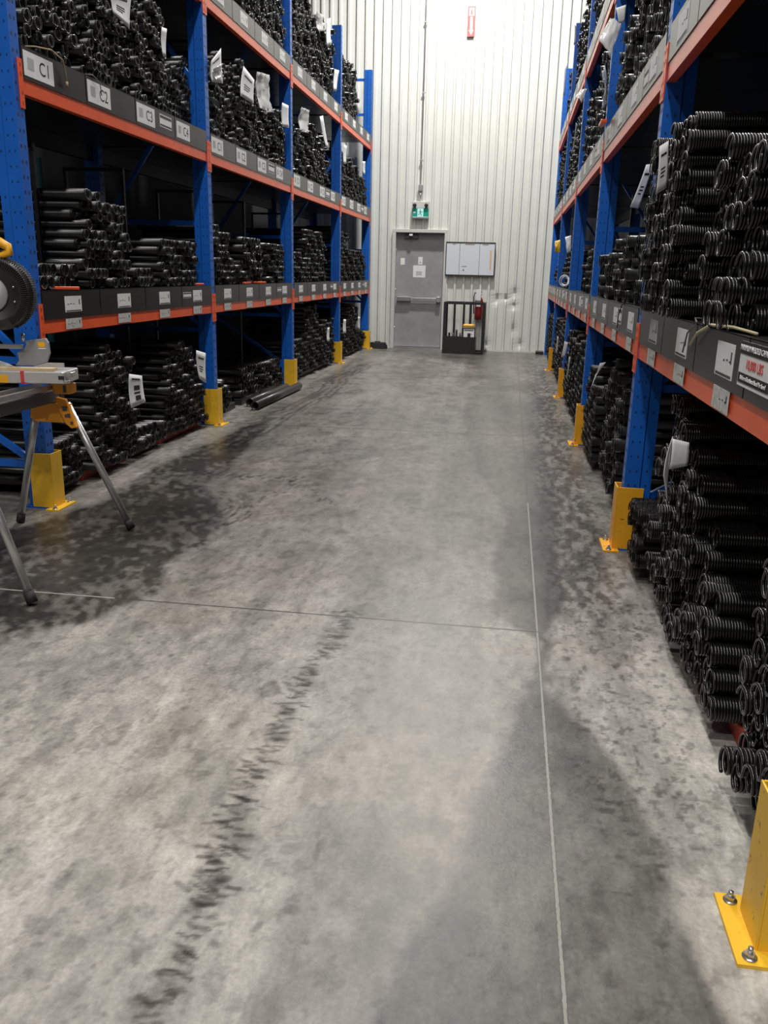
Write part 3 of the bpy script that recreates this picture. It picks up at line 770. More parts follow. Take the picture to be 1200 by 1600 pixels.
# each pile: side, level, first y, last y, top z, radius, distance of the ends behind the post face, end jitter, near-end slope, length, label
ORD = ['nearest', 'second', 'third', 'fourth', 'fifth', 'sixth', 'seventh', 'eighth', 'ninth', 'tenth', 'eleventh', 'twelfth', 'thirteenth', 'fourteenth', 'fifteenth', 'sixteenth', 'seventeenth', 'eighteenth', 'nineteenth', 'twentieth']+['later']*30
PILES = [
 # left rack, floor
 ('L',-1,4.62,5.02,.33,.031,.06,.02,.4,.6,'loose heap beside the near left post'),
 ('L',-1,5.08,5.76,.86,.031,.02,.03,.10,.95,'tall floor pile behind the saw stand'),
 ('L',-1,5.80,6.32,.24,.042,.03,.03,.2,.8,'low wide heap between tall floor piles'),
 ('L',-1,6.36,7.22,.80,.032,.05,.03,.06,.9,'floor pile before the second left post'),
 ('L',-1,7.48,7.92,.36,.032,.05,.03,.1,.7,'floor pile past the second left post'),
 ('L',-1,7.98,8.30,.17,.042,.13,.02,.1,.7,'low heap behind the loose pipes'),
 ('L',-1,8.50,9.16,.42,.043,.13,.03,.1,.8,'wide pile beyond the loose pipes'),
 ('L',-1,9.2,10.02,.40,.034,.10,.03,.05,.8,'floor pile before the third left post'),
 ('L',-1,10.3,11.0,.55,.033,.05,.03,.1,.8,'far'),('L',-1,11.05,11.85,.96,.033,.05,.04,.05,.8,'far'),('L',-1,11.9,12.85,.72,.033,.03,.03,.05,.8,'far'),
 ('L',-1,13.15,14.0,.60,.035,.04,.03,.05,.8,'far'),('L',-1,14.05,14.9,.85,.035,.04,.03,.05,.8,'far'),('L',-1,14.95,15.6,.36,.035,.04,.03,.05,.8,'far'),
 # left rack, waist level
 ('L',0,4.60,5.06,1.42,.040,.05,.02,.1,.7,'two wide rows starting the left shelf'),
 ('L',0,5.10,5.80,1.86,.034,.02,.04,.12,.95,'tall pile on the left waist-high shelf'),
 ('L',0,5.84,6.28,1.40,.036,.04,.02,.1,.7,'low rows beside the tall left-shelf pile'),
 ('L',0,6.32,7.18,1.62,.033,.04,.03,.06,.9,'left-shelf pile before the second post'),
 ('L',0,7.48,7.98,1.80,.033,.03,.03,.06,.7,'left-shelf pile past the second post'),
 ('L',0,8.02,8.50,1.42,.033,.05,.03,.06,.7,'far'),('L',0,8.55,9.2,1.68,.043,.07,.03,.03,.8,'far'),('L',0,9.25,10.0,1.64,.034,.03,.03,.03,.8,'far'),
 ('L',0,10.28,11.0,1.60,.034,.04,.03,.05,.8,'far'),('L',0,11.05,12.2,1.92,.034,.04,.03,.03,.8,'far'),
 ('L',0,13.15,14.0,2.02,.035,.04,.03,.03,.8,'far'),('L',0,14.05,15.5,1.76,.035,.03,.03,.03,.8,'far'),
 # left rack, overhead
 ('L',1,4.60,5.22,3.40,.036,.03,.05,.0,.9,'near pile on the left overhead shelf'),
 ('L',1,5.26,5.95,3.40,.033,.03,.05,.0,.9,'middle pile on the left overhead shelf'),
 ('L',1,5.98,6.62,3.24,.031,.03,.04,.0,.9,'far'),('L',1,6.66,7.2,3.0,.033,.08,.02,.0,.9,'far'),
 ('L',1,7.45,8.0,3.18,.034,.03,.03,.0,.8,'far'),('L',1,8.05,8.75,3.25,.032,.03,.04,.0,.8,'far'),('L',1,8.8,9.45,3.12,.034,.05,.03,.0,.8,'far'),('L',1,9.5,10.03,3.10,.034,.03,.03,.0,.8,'far'),
 ('L',1,10.28,11.1,3.05,.034,.03,.03,.0,.8,'far'),('L',1,11.15,12.3,3.20,.034,.03,.04,.0,.8,'far'),
 ('L',1,13.15,13.9,3.15,.036,.04,.03,.0,.8,'far'),('L',1,13.95,14.7,3.10,.036,.02,.03,.0,.8,'far'),('L',1,14.75,15.5,2.95,.036,.02,.03,.0,.8,'far'),
 # left rack, top
 ('L',2,7.45,8.6,4.45,.034,.03,.03,.0,.8,'far'),('L',2,8.65,10.0,4.5,.034,.03,.03,.0,.8,'far'),
 ('L',2,10.28,11.4,4.75,.034,.03,.04,.0,.8,'far'),('L',2,11.45,12.7,4.55,.034,.03,.04,.0,.8,'far'),('L',2,13.15,14.6,4.5,.036,.03,.05,.0,.8,'far'),
 # right rack, floor
 ('R',-1,1.80,2.24,.80,.040,.045,.02,.05,.6,'lower right floor pile beyond the big guard'),
 ('R',-1,2.42,3.72,.92,.041,.04,.035,.72,.62,'big sloping floor pile at right'),
 ('R',-1,3.84,4.24,.34,.036,.02,.012,.0,.5,'low block beside the second right post'),
 ('R',-1,5.15,6.15,.86,.042,.05,.03,.03,.7,'floor pile past the second right post'),
 ('R',-1,6.2,7.1,.72,.034,.0,.03,.0,.7,'far'),
 ('R',-1,7.55,8.7,.82,.036,.0,.04,.04,.7,'far'),('R',-1,8.75,9.95,.86,.036,.0,.04,.0,.7,'far'),('R',-1,10.4,12.9,.86,.036,.0,.04,.0,.7,'far'),('R',-1,13.3,15.4,.8,.036,.0,.04,.0,.7,'far'),
 # right rack, waist level
 ('R',0,2.50,3.20,1.86,.041,-.005,.035,.05,.65,'right-hand tall pile on the right shelf'),
 ('R',0,3.36,4.26,2.00,.038,-.045,.02,.08,.6,'left-hand tall pile on the right shelf'),
 ('R',0,4.56,5.1,1.92,.036,.06,.02,.0,.6,'right-shelf pile behind the narrow tag'),
 ('R',0,5.2,5.9,1.60,.036,.02,.03,.0,.7,'far'),('R',0,6.1,7.05,1.55,.043,.02,.03,.0,.7,'far'),
 ('R',0,7.6,8.8,1.6,.036,.04,.04,.0,.7,'far'),('R',0,10.4,12.0,1.7,.036,.03,.04,.0,.7,'far'),('R',0,13.3,14.3,1.6,.036,.03,.04,.0,.7,'far'),
 # right rack, overhead
 ('R',1,3.0,4.25,3.2,.040,.04,.04,.0,.7,'far'),
 ('R',1,4.6,5.5,3.3,.044,.05,.03,.0,.6,'far'),('R',1,5.55,6.3,3.35,.040,.04,.03,.0,.6,'far'),('R',1,6.35,7.1,3.1,.040,.04,.04,.0,.6,'far'),
 ('R',1,7.45,8.6,3.3,.040,.03,.04,.0,.7,'far'),('R',1,8.65,10.0,3.2,.036,.03,.04,.0,.7,'far'),('R',1,10.3,12.9,3.3,.036,.03,.05,.0,.7,'far'),('R',1,13.2,15.5,3.3,.036,.02,.05,.0,.7,'far'),
 ('R',2,7.45,10.0,4.6,.038,.03,.05,.0,.7,'far'),('R',2,10.3,12.9,4.6,.038,.03,.05,.0,.7,'far'),('R',2,13.2,14.6,4.5,.038,.03,.05,.0,.7,'far'),
]
_cnt = {}
for q in PILES:
    bay_ = max(i for i, p in enumerate(POSTS[q[0]]) if p <= q[2]); k_ = (q[0], q[1], bay_); _cnt.setdefault(k_, []).append(q)
def pile_place(q):
    bay_ = max(i for i, p in enumerate(POSTS[q[0]]) if p <= q[2]); n_ = _cnt[(q[0], q[1], bay_)].index(q)
    return '%s floor pile, %s %s bay' % (ORD[n_].replace('nearest', 'first'), BAY[bay_], SIDE[q[0]])
def proj_np(p):
    q = (p-np.array([0, 0, CAM_H]))@RW
    return 600+F_PX*q[:, 0]/q[:, 2], 800+F_PX*q[:, 1]/q[:, 2], q[:, 2]
ROWW = ['bottom row', 'second row', 'third row', 'fourth row', 'fifth row', 'sixth row', 'seventh row', 'eighth row', 'ninth row', 'tenth row', 'eleventh row', 'twelfth row', 'thirteenth row', 'fourteenth row', 'fifteenth row', 'sixteenth row']
springs = []      # side, x, y, z, r, length, pile index, row
for pi, (sd, lv, ya, yb, zt, r, back, jit, slope, ln, lab) in enumerate(PILES):
    zb = .066 if lv < 0 else LEV[lv]+.237
    s = SG[sd]; sp = 2.02*r; rh = r*math.sqrt(4-1.01**2)
    row = 0
    wavy = random.uniform(0, 6)
    while True:
        z = zb+r+row*rh
        if z+r > zt+.03 and row > 0: break
        y = ya+r+(r*1.01 if row % 2 else 0)
        y_end = yb-r+.001
        k = 0
        while y <= y_end:
            h = (z-zb)/(max(zt-zb, .01))
            ok = (y-ya) >= slope*max(0, (z-r-zb))
            top = zt-(.05*(1+math.sin(y*9+wavy)) if (zt-zb) > .5 else 0)
            if z+r > top+.02: ok = False
            if lv < 0 and 'sloping' in lab and z > .45: ok = ok and z < .42+(y-2.7)*.75
            if ok:
                xb = back+abs(random.gauss(0, jit))-(.012 if h < .5 else 0) + .02*math.sin(row*1.7+k*.9+wavy)
                springs.append((sd, FX[sd]+s*max(back-.012 if back < 0 else .006, xb), y, z, r, ln*random.uniform(.92, 1.0), pi, row))
            y += sp; k += 1
        row += 1
        if row > 40: break
A = np.array([[q[1], q[2], q[3]] for q in springs])
px, py, dz = proj_np(A)
vis = (px > -15) & (px < 1230) & (py > -25) & (py < 1620) & (dz > .5)
inview = np.nonzero(vis)[0]
size = np.array([q[4] for q in springs])/dz
named = np.array([PILES[q[6]][-1] != 'far' for q in springs])
cand = inview[np.argsort(-size[inview])]
cand = [c for c in cand if named[c]][:300]
single = set(int(c) for c in cand)
print('springs', len(springs), 'in view', len(inview))
coil_cache = {}
for i in sorted(single):
    sd, x, y, z, r, ln, pi, row = springs[i]
    tight = sd == 'R'
    L = round(ln*4)/4*.0+{True: .62, False: .80}[tight]
    key = (sd, r)
    if key not in coil_cache:
        coil_cache[key] = [helix_mesh('coiled_spring', r*.88, L, .0088 if tight else .0075, r*.12 if tight else .0042, 18 if tight else 16, 6, SPRR if tight else SPR)]
        me = coil_cache[key][0]
        # a dark core tube would hide the bore; the coils stay open like the real thing
    o = bpy.data.objects.new('coiled_spring', coil_cache[key][0]); COL.objects.link(o)
    o.location = (x, y, z)
    o.rotation_euler = (random.randrange(4)*PI/2, 0, 0 if sd == 'R' else PI)
    nb = sum(1 for q in springs if q[6] == pi and q[7] == row and q[2] < y-1e-4)
    tag(o, '%s spring, %s of the %s' % (ORD[nb], ROWW[min(row, 15)], PILES[pi][-1]), 'spring', 'springs of the '+PILES[pi][-1])
# every other spring, one object
vs = []; fs = []; mi = []; off = 0
for i, (sd, x, y, z, r, ln, pi, row) in enumerate(springs):
    if i in single or dz[i] < -1: continue
    V, Fq = TN if y < 8.5 else TF
    s = SG[sd]; a = random.uniform(0, 2*PI); ca, sa = math.cos(a), math.sin(a)
    X = V[:, 0]*r+V[:, 3]*ln
    Yv = (V[:, 1]*ca-V[:, 2]*sa)*r; Zv = (V[:, 1]*sa+V[:, 2]*ca)*r
    vs.append(np.stack([x+s*X, y+Yv*s, z+Zv], -1)); fs.append(Fq+off); off += len(V)
    mi.append(np.full(len(Fq), 1 if (sd == 'R' and y < 4.4) else (2 if rng.random() < .3 else 0), np.int32))
V = np.concatenate(vs); Fq = np.concatenate(fs); mi = np.concatenate(mi)
me = bpy.data.meshes.new('stacked_springs'); me.vertices.add(len(V)); me.vertices.foreach_set('co', V.ravel().astype(np.float32))
me.loops.add(Fq.size); me.loops.foreach_set('vertex_index', Fq.ravel().astype(np.int32))
me.polygons.add(len(Fq)); me.polygons.foreach_set('loop_start', (np.arange(len(Fq))*4).astype(np.int32))
me.polygons.foreach_set('use_smooth', np.ones(len(Fq), bool))
for m in (SPR, COILM, SPR2): me.materials.append(m)
me.update(calc_edges=True); me.polygons.foreach_set('material_index', mi)
so = bpy.data.objects.new('stacked_springs', me); COL.objects.link(so)
tag(so, 'black coiled steel springs stacked on all the farther shelves and floor bays', 'springs', None, 'stuff')
print('verts', len(V))

# red skids under the floor piles
for PQ in PILES:
    (sd, lv, ya, yb, zt, r, back, jit, slope, ln, lab) = PQ
    if lv >= 0: continue
    s = SG[sd]
    red = any(k in lab for k in ('tall floor pile behind', 'before the second left', 'big sloping', 'low block'))
    for xo, w in ((.14, 'front'), (.50, 'rear')):
        x0, x1 = sorted((FX[sd]+s*xo, FX[sd]+s*(xo+.09)))
        o = MB().box(x0, x1, ya+.0, yb-.0, 0, .065, ch=.006).build('floor_skid', REDW if red else DARKF)
        tag(o, '%s %s skid under the %s' % (w, 'red' if red else 'black', pile_place(PQ)), 'skid', 'skids under floor piles')

# black divider frames standing between the piles
def divider(sd, y, z, h, x0=.10, x1=.46, label='', t=.022):
    s = SG[sd]; m = MB()
    a, b = FX[sd]+s*x0, FX[sd]+s*x1
    m.bar((a, y, z), (a, y, z+h), t, t, up=(0, 1, 0)).bar((b, y, z), (b, y, z+h), t, t, up=(0, 1, 0))
    m.bar((a, y, z+h-t/2), (b, y, z+h-t/2), t, t).bar((a, y, z+.011), (b, y, z+.011), t, t)
    tag(m.build('divider_frame', DARKF), label, 'divider frame', label)
done = {}
for i in range(4):
    y0 = POSTS['L'][i]
    for lv, h in ((-1, .93), (0, .84), (1, .86)):
        z = 0. if lv < 0 else LEV[lv]+.237
        for k, dy in enumerate((.76, 1.72, 2.3)):
            wx = (.35, .80) if lv else (.30, .75)
            yy = y0+PW+dy
            g = [(q[3], r2[2]) for q in PILES for r2 in PILES if q[0] == r2[0] == 'L' and q[1] == r2[1] == lv and .03 <= r2[2]-q[3] < .10]
            if not g: continue
            gp = min(g, key=lambda c: abs((c[0]+c[1])/2-yy)); yy = (gp[0]+gp[1])/2
            if (lv, round(yy, 2)) in done: continue
            done[(lv, round(yy, 2))] = 1
            lb = ('%s thin black divider frame ' % ('nearer', 'middle', 'farther')[k])+'%s, %s bay of the left rack' % (('on the floor', 'on the waist-high shelf', 'on the overhead shelf')[lv+1], BAY[i])
            divider('L', yy, z, h, wx[0], wx[1], lb, min(.024, gp[1]-gp[0]-.008))
for kk_, (lv, y, h, w) in enumerate(((0, 3.27, .95, (.35, .85)), (0, 2.40, .95, (.2, .9)), (0, 5.15, .90, (.3, .8)), (-1, 3.78, .95, (.30, .8)), (-1, 2.28, .9, (.4, .9)), (-1, 5.0, .9, (.4, .9)), (0, 7.55, .8, (.3, .8)))):
    lb = '%s black divider frame %s, %s bay of the right rack' % (('farther thin', 'nearer thin', 'thin', 'farther thin', 'nearer thin', 'thin', 'lone thin')[kk_], 'on the floor' if lv < 0 else 'on the waist-high shelf', BAY[max(i for i, p in enumerate(POSTS['R']) if p <= y)])
    divider('R', y, 0. if lv < 0 else LEV[0]+.237, h, w[0], w[1], lb, .022)

# ------------------------------------------------------------------ paper tags and film hanging from the piles
def sheet(name, corners, m, label, cat, bulge=.01, group=None, writing=False, n=6, crumple=0.):
    """thin sheet through four world corners (clockwise from the upper left), gently curled"""
    A, B, C, D = [Vector(c) for c in corners]
    nv = (B-A).cross(D-A).normalized(); mb = MB(); th = .0008
    P = []
    for j in range(n+1):
        for i in range(n+1):
            u, v = i/n, j/n; p = A.lerp(B, u).lerp(D.lerp(C, u), v)
            k = bulge*math.sin(PI*v*.9)*(1-.5*u)+crumple*random.uniform(-1, 1)*(0 < i < n or 0 < j < n)
            P.append(p+nv*k)
    vs = [p+nv*th for p in P]+[p-nv*th for p in P]; N = (n+1)**2; fs = []
    for j in range(n):
        for i in range(n):
            a = j*(n+1)+i; q = (a, a+1, a+n+2, a+n+1); fs += [q, tuple(N+z for z in reversed(q))]
    rim = [i for i in range(n+1)]+[(j+1)*(n+1)-1 for j in range(1, n+1)]+[n*(n+1)+i for i in range(n-1, -1, -1)]+[j*(n+1) for j in range(n-1, 0, -1)]
    for a, b in zip(rim, rim[1:]+rim[:1]): fs.append((a, a+N, b+N, b))
    o = mb.add(vs, fs, True).build(name, m); tag(o, label, cat, group)
    if writing:
        q = MB()
        for (u0, u1, v0, v1) in writing:
            c = []
            for (u, v) in ((u0, v0), (u1, v0), (u1, v1), (u0, v1)): c.append(A.lerp(B, u).lerp(D.lerp(C, u), v)+nv*(bulge*math.sin(PI*v*.9)*(1-.5*u)))
            for sg in (1, -1): q.add([p+nv*sg*.0022 for p in c]+[p+nv*sg*.0014 for p in c], [(0, 1, 2, 3), (7, 6, 5, 4), (0, 4, 5, 1), (1, 5, 6, 2), (2, 6, 7, 3), (3, 7, 4, 0)])
        q.build('print', INK, o)
    return o
WR = [(.2, .8, .12, .17), (.35, .75, .35, .50), (.35, .75, .56, .62), (.4, .75, .68, .84)]
WS = [(.2, .8, .2, .25), (.25, .7, .5, .53), (.25, .7, .58, .61), (.25, .6, .66, .69)]
LT = [([(5.58,3.02),(5.865,3.077),(5.807,2.865),(5.588,2.90)], 'large white paper tag hanging over the near springs of the left overhead shelf', WS),
 ([(6.359,3.015),(6.452,3.026),(6.417,2.832),(6.37,2.834)], 'narrow folded white tag on the left overhead shelf above the third tray', None),
 ([(7.393,3.025),(7.65,3.179),(7.68,2.912),(7.409,2.87)], 'white tag on the first pile past the second left post, overhead shelf', WS),
 ([(8.248,3.17),(8.584,3.12),(8.549,2.907),(8.151,2.9)], 'slanted white printed tag just before the clear plastic on the overhead shelf', WS),
 ([(9.61,3.108),(9.88,3.124),(9.9,2.899),(9.627,2.87)], 'white tag just before the third left post, overhead shelf', None),
 ([(11.455,3.273),(11.65,3.317),(12.03,2.955),(11.885,2.952)], 'long thin white tag slanting down the overhead pile before the fourth left post', None),
 ([(11.818,4.474),(12.052,4.55),(12.1,4.247),(11.863,4.169)], 'tall white tag on the topmost left shelf before the fourth post', None),
 ([(12.357,4.011),(12.662,4.059),(12.5,3.76),(12.323,3.736)], 'white tag low on the topmost left shelf touching the fourth post', None),
 ([(13.077,3.171),(13.3,3.175),(13.27,2.92),(13.09,2.902)], 'white tag right behind the fourth left post, overhead shelf', None),
 ([(14.608,3.12),(14.9,3.152),(14.92,2.952),(14.748,2.939)], 'small white tag at the far end of the left overhead shelf', None),
 ([(5.502,.668),(5.706,.632),(5.746,.439),(5.509,.428)], 'white printed tag on the tall floor pile behind the saw stand', WR),
 ([(6.80,.72),(7.02,.676),(7.01,.421),(6.86,.475)], 'white tag on the floor pile just before the second left post', WS),
 ([(11.95,.605),(12.09,.60),(12.1,.404),(11.95,.41)], 'small white tag on the floor pile left of the fourth left post', None),
 ([(13.16,.663),(13.36,.65),(13.37,.435),(13.16,.452)], 'small white tag just past the fourth left post above the floor', None),
 ([(14.451,.639),(14.65,.628),(14.67,.42),(14.53,.432)], 'small white tag on the last floor pile of the left rack', None)]
for k, (q, lb, w) in enumerate(LT):
    sheet('paper_tag', [(-2.572-.004*(k % 3), y, z) for y, z in q][::1], PAPER, lb, 'tag', .012, 'white paper tags on the springs', w)
for q, lb in (([(8.62,3.20),(9.05,3.26),(9.15,2.93),(8.70,2.90)], 'crumpled clear plastic hanging on the overhead shelf beside the slanted tag'),
              ([(10.40,3.20),(10.80,3.23),(10.75,2.97),(10.35,2.95)], 'crumpled clear plastic right behind the third left post, overhead shelf'),
              ([(11.2,4.40),(11.55,4.45),(11.65,4.30),(11.34,4.22)], 'small clear plastic flap on the topmost left shelf'),
              ([(7.42,2.98),(7.6,3.05),(7.62,2.95),(7.45,2.90)], 'small clear plastic scrap over the white tag past the second left post')):
    sheet('plastic_film', [(-2.555, y, z) for y, z in q], FILM, lb, 'plastic film', .03, None, None, 9, .012)
RT = [(3.7,[(.533,1.878),(.567,1.901),(.578,1.729),(.537,1.700)],'wide white tag on the left-hand tall pile of the right shelf',WS,PAPER),
 (4.6,[(.61,1.917),(.646,1.923),(.594,1.714),(.55,1.72)],'narrow white tag on a string beside the wide tag, right shelf',WS,PAPER),
 (3.12,[(.600,.828),(.662,.814),(.665,.729),(.600,.715)],'upper half of the big folded white tag on the sloping floor pile',None,PAPER),
 (5.8,[(.60,.832),(.64,.839),(.578,.755),(.553,.656)],'curled white strip on the floor pile past the second right post',None,FILM),
 (9.5,[(.589,.702),(.628,.69),(.603,.531),(.565,.529)],'white tag low on the third right bay, beside a blue post',None,PAPER),
 (8.7,[(.595,.61),(.610,.60),(.594,.387),(.58,.399)],'narrow white tag on the floor pile of the third right bay',None,PAPER),
 (11.1,[(.59,.649),(.61,.64),(.605,.433),(.585,.448)],'narrow white tag on the floor pile of the fourth right bay',None,PAPER),
 (6.5,[(.564,3.112),(.629,3.134),(.627,3.031),(.59,3.02)],'white label sheet behind the big clear bag, right overhead shelf',None,CARD),
 (12.5,[(.58,4.542),(.6,4.512),(.61,4.317),(.586,4.287)],'white strip on the topmost right shelf',None,PAPER),
 (14.8,[(.6,4.59),(.62,4.607),(.61,4.116),(.59,4.116)],'long white strip at the far end of the topmost right shelf',None,PAPER),
 (10.9,[(.607,3.108),(.618,3.094),(.598,2.775),(.584,2.775)],'thin white tag on the overhead pile of the fourth right bay',None,PAPER)]
for yy, q, lb, w, m in RT:
    sheet('paper_tag' if m is not FILM else 'plastic_strip', [(x, yy-.02+.012*(k == 1 or k == 2), z) for k, (x, z) in enumerate(q)], m, lb, 'tag' if m is not FILM else 'plastic strip', -.008, None, w)
o_ = [o for o in COL.objects if o.get('label', '').startswith('upper half of the big')][0]
o_['label'] = 'big folded white tag hanging on the sloping floor pile at right'
sheet('lower_fold', [(.600,3.10,.835),(.603,3.12,.80),(.606,3.09,.60),(.578,3.06,.70)], PAPER, None, None, .006).parent = o_
for yy, q, lb in ((6.6,[(.471,2.953),(.547,3.1),(.625,3.056),(.559,2.832)],'large clear plastic bag sticking out over the right overhead beam'),
                  (9.7,[(.507,3.16),(.565,3.244),(.625,3.244),(.577,3.1)],'small clear plastic bag sticking out farther along the right overhead shelf'),
                  (7.3,[(.574,2.898),(.598,2.951),(.611,2.66),(.580,2.637)],'twisted clear film hanging beside the big clear bag')):
    sheet('plastic_film', [(x, yy+.06*(k in (1, 2)), z) for k, (x, z) in enumerate(q)], FILM, lb, 'plastic film', -.03, None, None, 9, .008)
tag(MB().tube([(.63, 4.62, 1.915), (.66, 4.58, 1.935), (.70, 4.60, 1.93)], .002, 6).build('tag_string', PAPER), 'white string holding the narrow tag on the right shelf', 'string')
sheet('yellow_cloth', [(.525,12.3,1.839),(.60,12.3,1.86),(.605,12.3,1.70),(.535,12.3,1.69)], YELLOW, 'yellow cloth hanging at the far right waist-high shelf', 'cloth', -.04, None, None, 8, .01)
sheet('white_rag', [(.55,10.25,1.81),(.615,10.25,1.83),(.622,10.25,1.66),(.58,10.25,1.64)], PAPER, 'white rag hanging beside the yellow cloth, right rack', 'cloth', -.03, None, None, 8, .014)
rg = MB()
for r, dx in ((.062, 0), (.048, .008), (.056, -.008)):
    rg.tube([(.58+dx+r*.9*math.cos(a), 10.25+.02*math.sin(2*a), 1.332+r*math.sin(a)) for a in np.linspace(0, 2*PI, 22)], .006, 6)
tag(rg.build('cable_coil', PAPER), 'small coil of white cable lying on the far right waist-high shelf', 'cable')
tag(MB().box(.565, .61, 6.9, 7.1, 2.478, 2.50, ch=.004).build('orange_clip', ORANGE), 'orange clip on top of the overhead tray at the third right post', 'clip')

# cords tied over tray fronts
tag(MB().tube([(-2.625,4.60,2.482),(-2.615,4.68,2.50),(-2.585,4.80,2.51),(-2.575,4.90,2.48),(-2.592,4.955,2.42),(-2.594,4.965,2.37)], .004, 8).tube([(-2.594,4.962,2.385),(-2.594,4.966,2.355)], .007, 8).build('tan_cord', TAN), 'tan cord looped over the tray front beside the C1 label', 'cord')
tag(MB().tube([(-2.62,5.24,2.482),(-2.60,5.3,2.488),(-2.590,5.37,2.46),(-2.592,5.385,2.39)], .003, 8).build('grey_cord', GREYC), 'grey cord looped over the tray front at the C2 label', 'cord')
tag(MB().tube([(.66,2.44,1.242),(.635,2.60,1.25),(.617,2.80,1.245),(.612,2.96,1.21),(.612,3.05,1.165)], .0045, 8).build('loose_cord', mat('pale_yellow_cord', (.55, .48, .28), .5)), 'pale yellow cord bending over the near right tray edge', 'cord')
tag(MB().tube([(.80,3.24,1.242),(.66,3.26,1.245),(.625,3.05,1.24),(.612,3.12,1.20),(.611,3.16,1.13)], .003, 8).build('grey_cord', GREYC), 'grey cord beside the pale yellow cord on the right tray', 'cord')
tag(MB().tube([(.66,4.95,1.242),(.635,5.0,1.245),(.616,5.06,1.23),(.610,5.12,1.17),(.611,5.13,1.10)], .003, 8).build('black_cord', RUB), 'black cord over a tray edge just past the second right post', 'cord')
for k, (x, y, L, a) in enumerate(((-2.66, 4.62, .10, .1), (-2.66, 4.86, .22, -.9), (-2.64, 7.12, .12, -.3), (-2.66, 8.55, .30, .1), (-2.66, 8.95, .2, -.6))):
    o = MB().box(-L/2, L/2, -.016, .016, 0, .018, ch=.004).build('red_steel_bar', ORANGE, loc=(x-.02, y, 1.2362)); o.rotation_euler.z = a+PI/2
    tag(o, ('short red bar end by the near left post on the waist-high tray', 'red bar lying slanted on the first waist-high tray, left rack', 'red bar at the end of the fourth waist-high tray, left rack', 'orange bar on the second bay tray of the left rack', 'slanted orange bar in the second bay of the left rack')[k], 'steel bar')

# two loose pipes on the floor by the left rack
def pipe(a, b, r, label):
    a = Vector((a[0], a[1], r)); b = Vector((b[0], b[1], r)); d = (b-a).normalized()
    m = MB(); n = 20; u = Vector((0, 0, 1)); w = d.cross(u); vs = []; fs = []
    for (p, rr) in ((a, r), (b, r), (b, r*.86), (a, r*.86)):
        for k in range(n): q = 2*PI*k/n; vs.append(p+(u*math.sin(q)+w*math.cos(q))*rr)
    for j in range(4):
        for k in range(n): fs.append((j*n+k, j*n+(k+1) % n, ((j+1) % 4)*n+(k+1) % n, ((j+1) % 4)*n+k))
    tag(m.add(vs, fs, True).build('steel_pipe', mat('bare_dark_pipe', (.06, .058, .055), .35, metal=.5, var=.3)), label, 'pipe')
pipe((-2.52, 8.22), (-2.47, 9.85), .045, 'front one of two dark steel pipes on the floor, left rack')
pipe((-2.635, 8.42), (-2.585, 9.70), .045, 'rear one of two dark steel pipes on the floor, left rack')
tag(MB().tube([(-3.85, 6.78, 0), (-3.85, 6.78, 2.2)], .035, 12).build('teal_post', TEAL), 'dull teal post standing behind the near left shelf', 'post')

# ------------------------------------------------------------------ saw stand and mitre saw at the left edge
def stand():
    t = empty('saw_stand', (-2.30, 3.58, 0), 'aluminium folding saw stand with orange brackets and black feet at left', 'saw stand')
    def P(x, y, z): return (x+2.30, y-3.58, z)
    MB().bar(P(-2.30, 2.85, .735), P(-2.30, 4.05, .735), .055, .062).build('main_beam', DGREY, t, bevel=.004)
    MB().bar(P(-2.30, 4.03, .737), P(-2.30, 4.075, .737), .062, .070).build('beam_cap', BLKP, t, bevel=.004)
    MB().bar(P(-2.345, 3.0, .79), P(-2.345, 3.98, .79), .02, .022).bar(P(-2.255, 3.0, .79), P(-2.255, 3.98, .79), .02, .022).build('slide_rail', ALU, t)
    for (a, b) in ((P(-2.22, 4.0, .70), P(-1.97, 4.13, .0)), (P(-2.38, 4.0, .70), P(-2.62, 4.12, .0)), (P(-2.22, 3.17, .70), P(-1.91, 3.04, .0)), (P(-2.38, 3.17, .70), P(-2.69, 3.04, .0))):
        A = Vector(a); B = Vector(b); d = (B-A).normalized()
        lg = MB().tube([A, B-d*.045], .0185, 14).build('leg', ALU, t)
        MB().tube([B-d*.062, B-d*.012], [.022, .0235], 14).build('rubber_foot', RUB, lg)
    for yy in (4.0, 3.17):
        c = MB().prism([(-.105, .70), (-.12, .62), (-.085, .60), (.085, .60), (.12, .62), (.10, .70)], yy-3.58-.018, yy-3.58+.018).build('leg_hub', OPL, t, bevel=.004)
        ap = Vector((.075, yy-3.58, .70)); e = Vector((.075+.075, yy-3.58+(.04 if yy > 3.5 else -.04), .57))
        b = MB(); d = (e-ap)
        pts = [(.045, .735), (.095, .725), (.150, .585), (.120, .578), (.092, .60), (.062, .66)]
        b.prism(pts, yy-3.58-.048, yy-3.58-.018); br = b.build('leg_bracket', OPL, t, bevel=.004)
        MB().box(.082, .105, yy-3.58-.052, yy-3.58-.048, .668, .69).box(.105, .120, yy-3.58-.052, yy-3.58-.048, .635, .655).box(.092, .102, yy-3.58-.052, yy-3.58-.048, .635, .65).box(.12, .132, yy-3.58-.052, yy-3.58-.048, .60, .615).build('bracket_slot', DGREY, br)
    for (x, y) in ((-2.19, 3.93), (-2.345, 3.52)):
        m = MB().box(x+2.30-.05, x+2.30+.045, y-3.58-.03, y-3.58+.05, .76, .815, ch=.01).build('saw_mount', OPL, t)
        MB().box(x+2.30+.012, x+2.30+.028, y-3.58-.032, y-3.58-.030, .768, .805).build('mount_slot', DGREY, m)
stand()
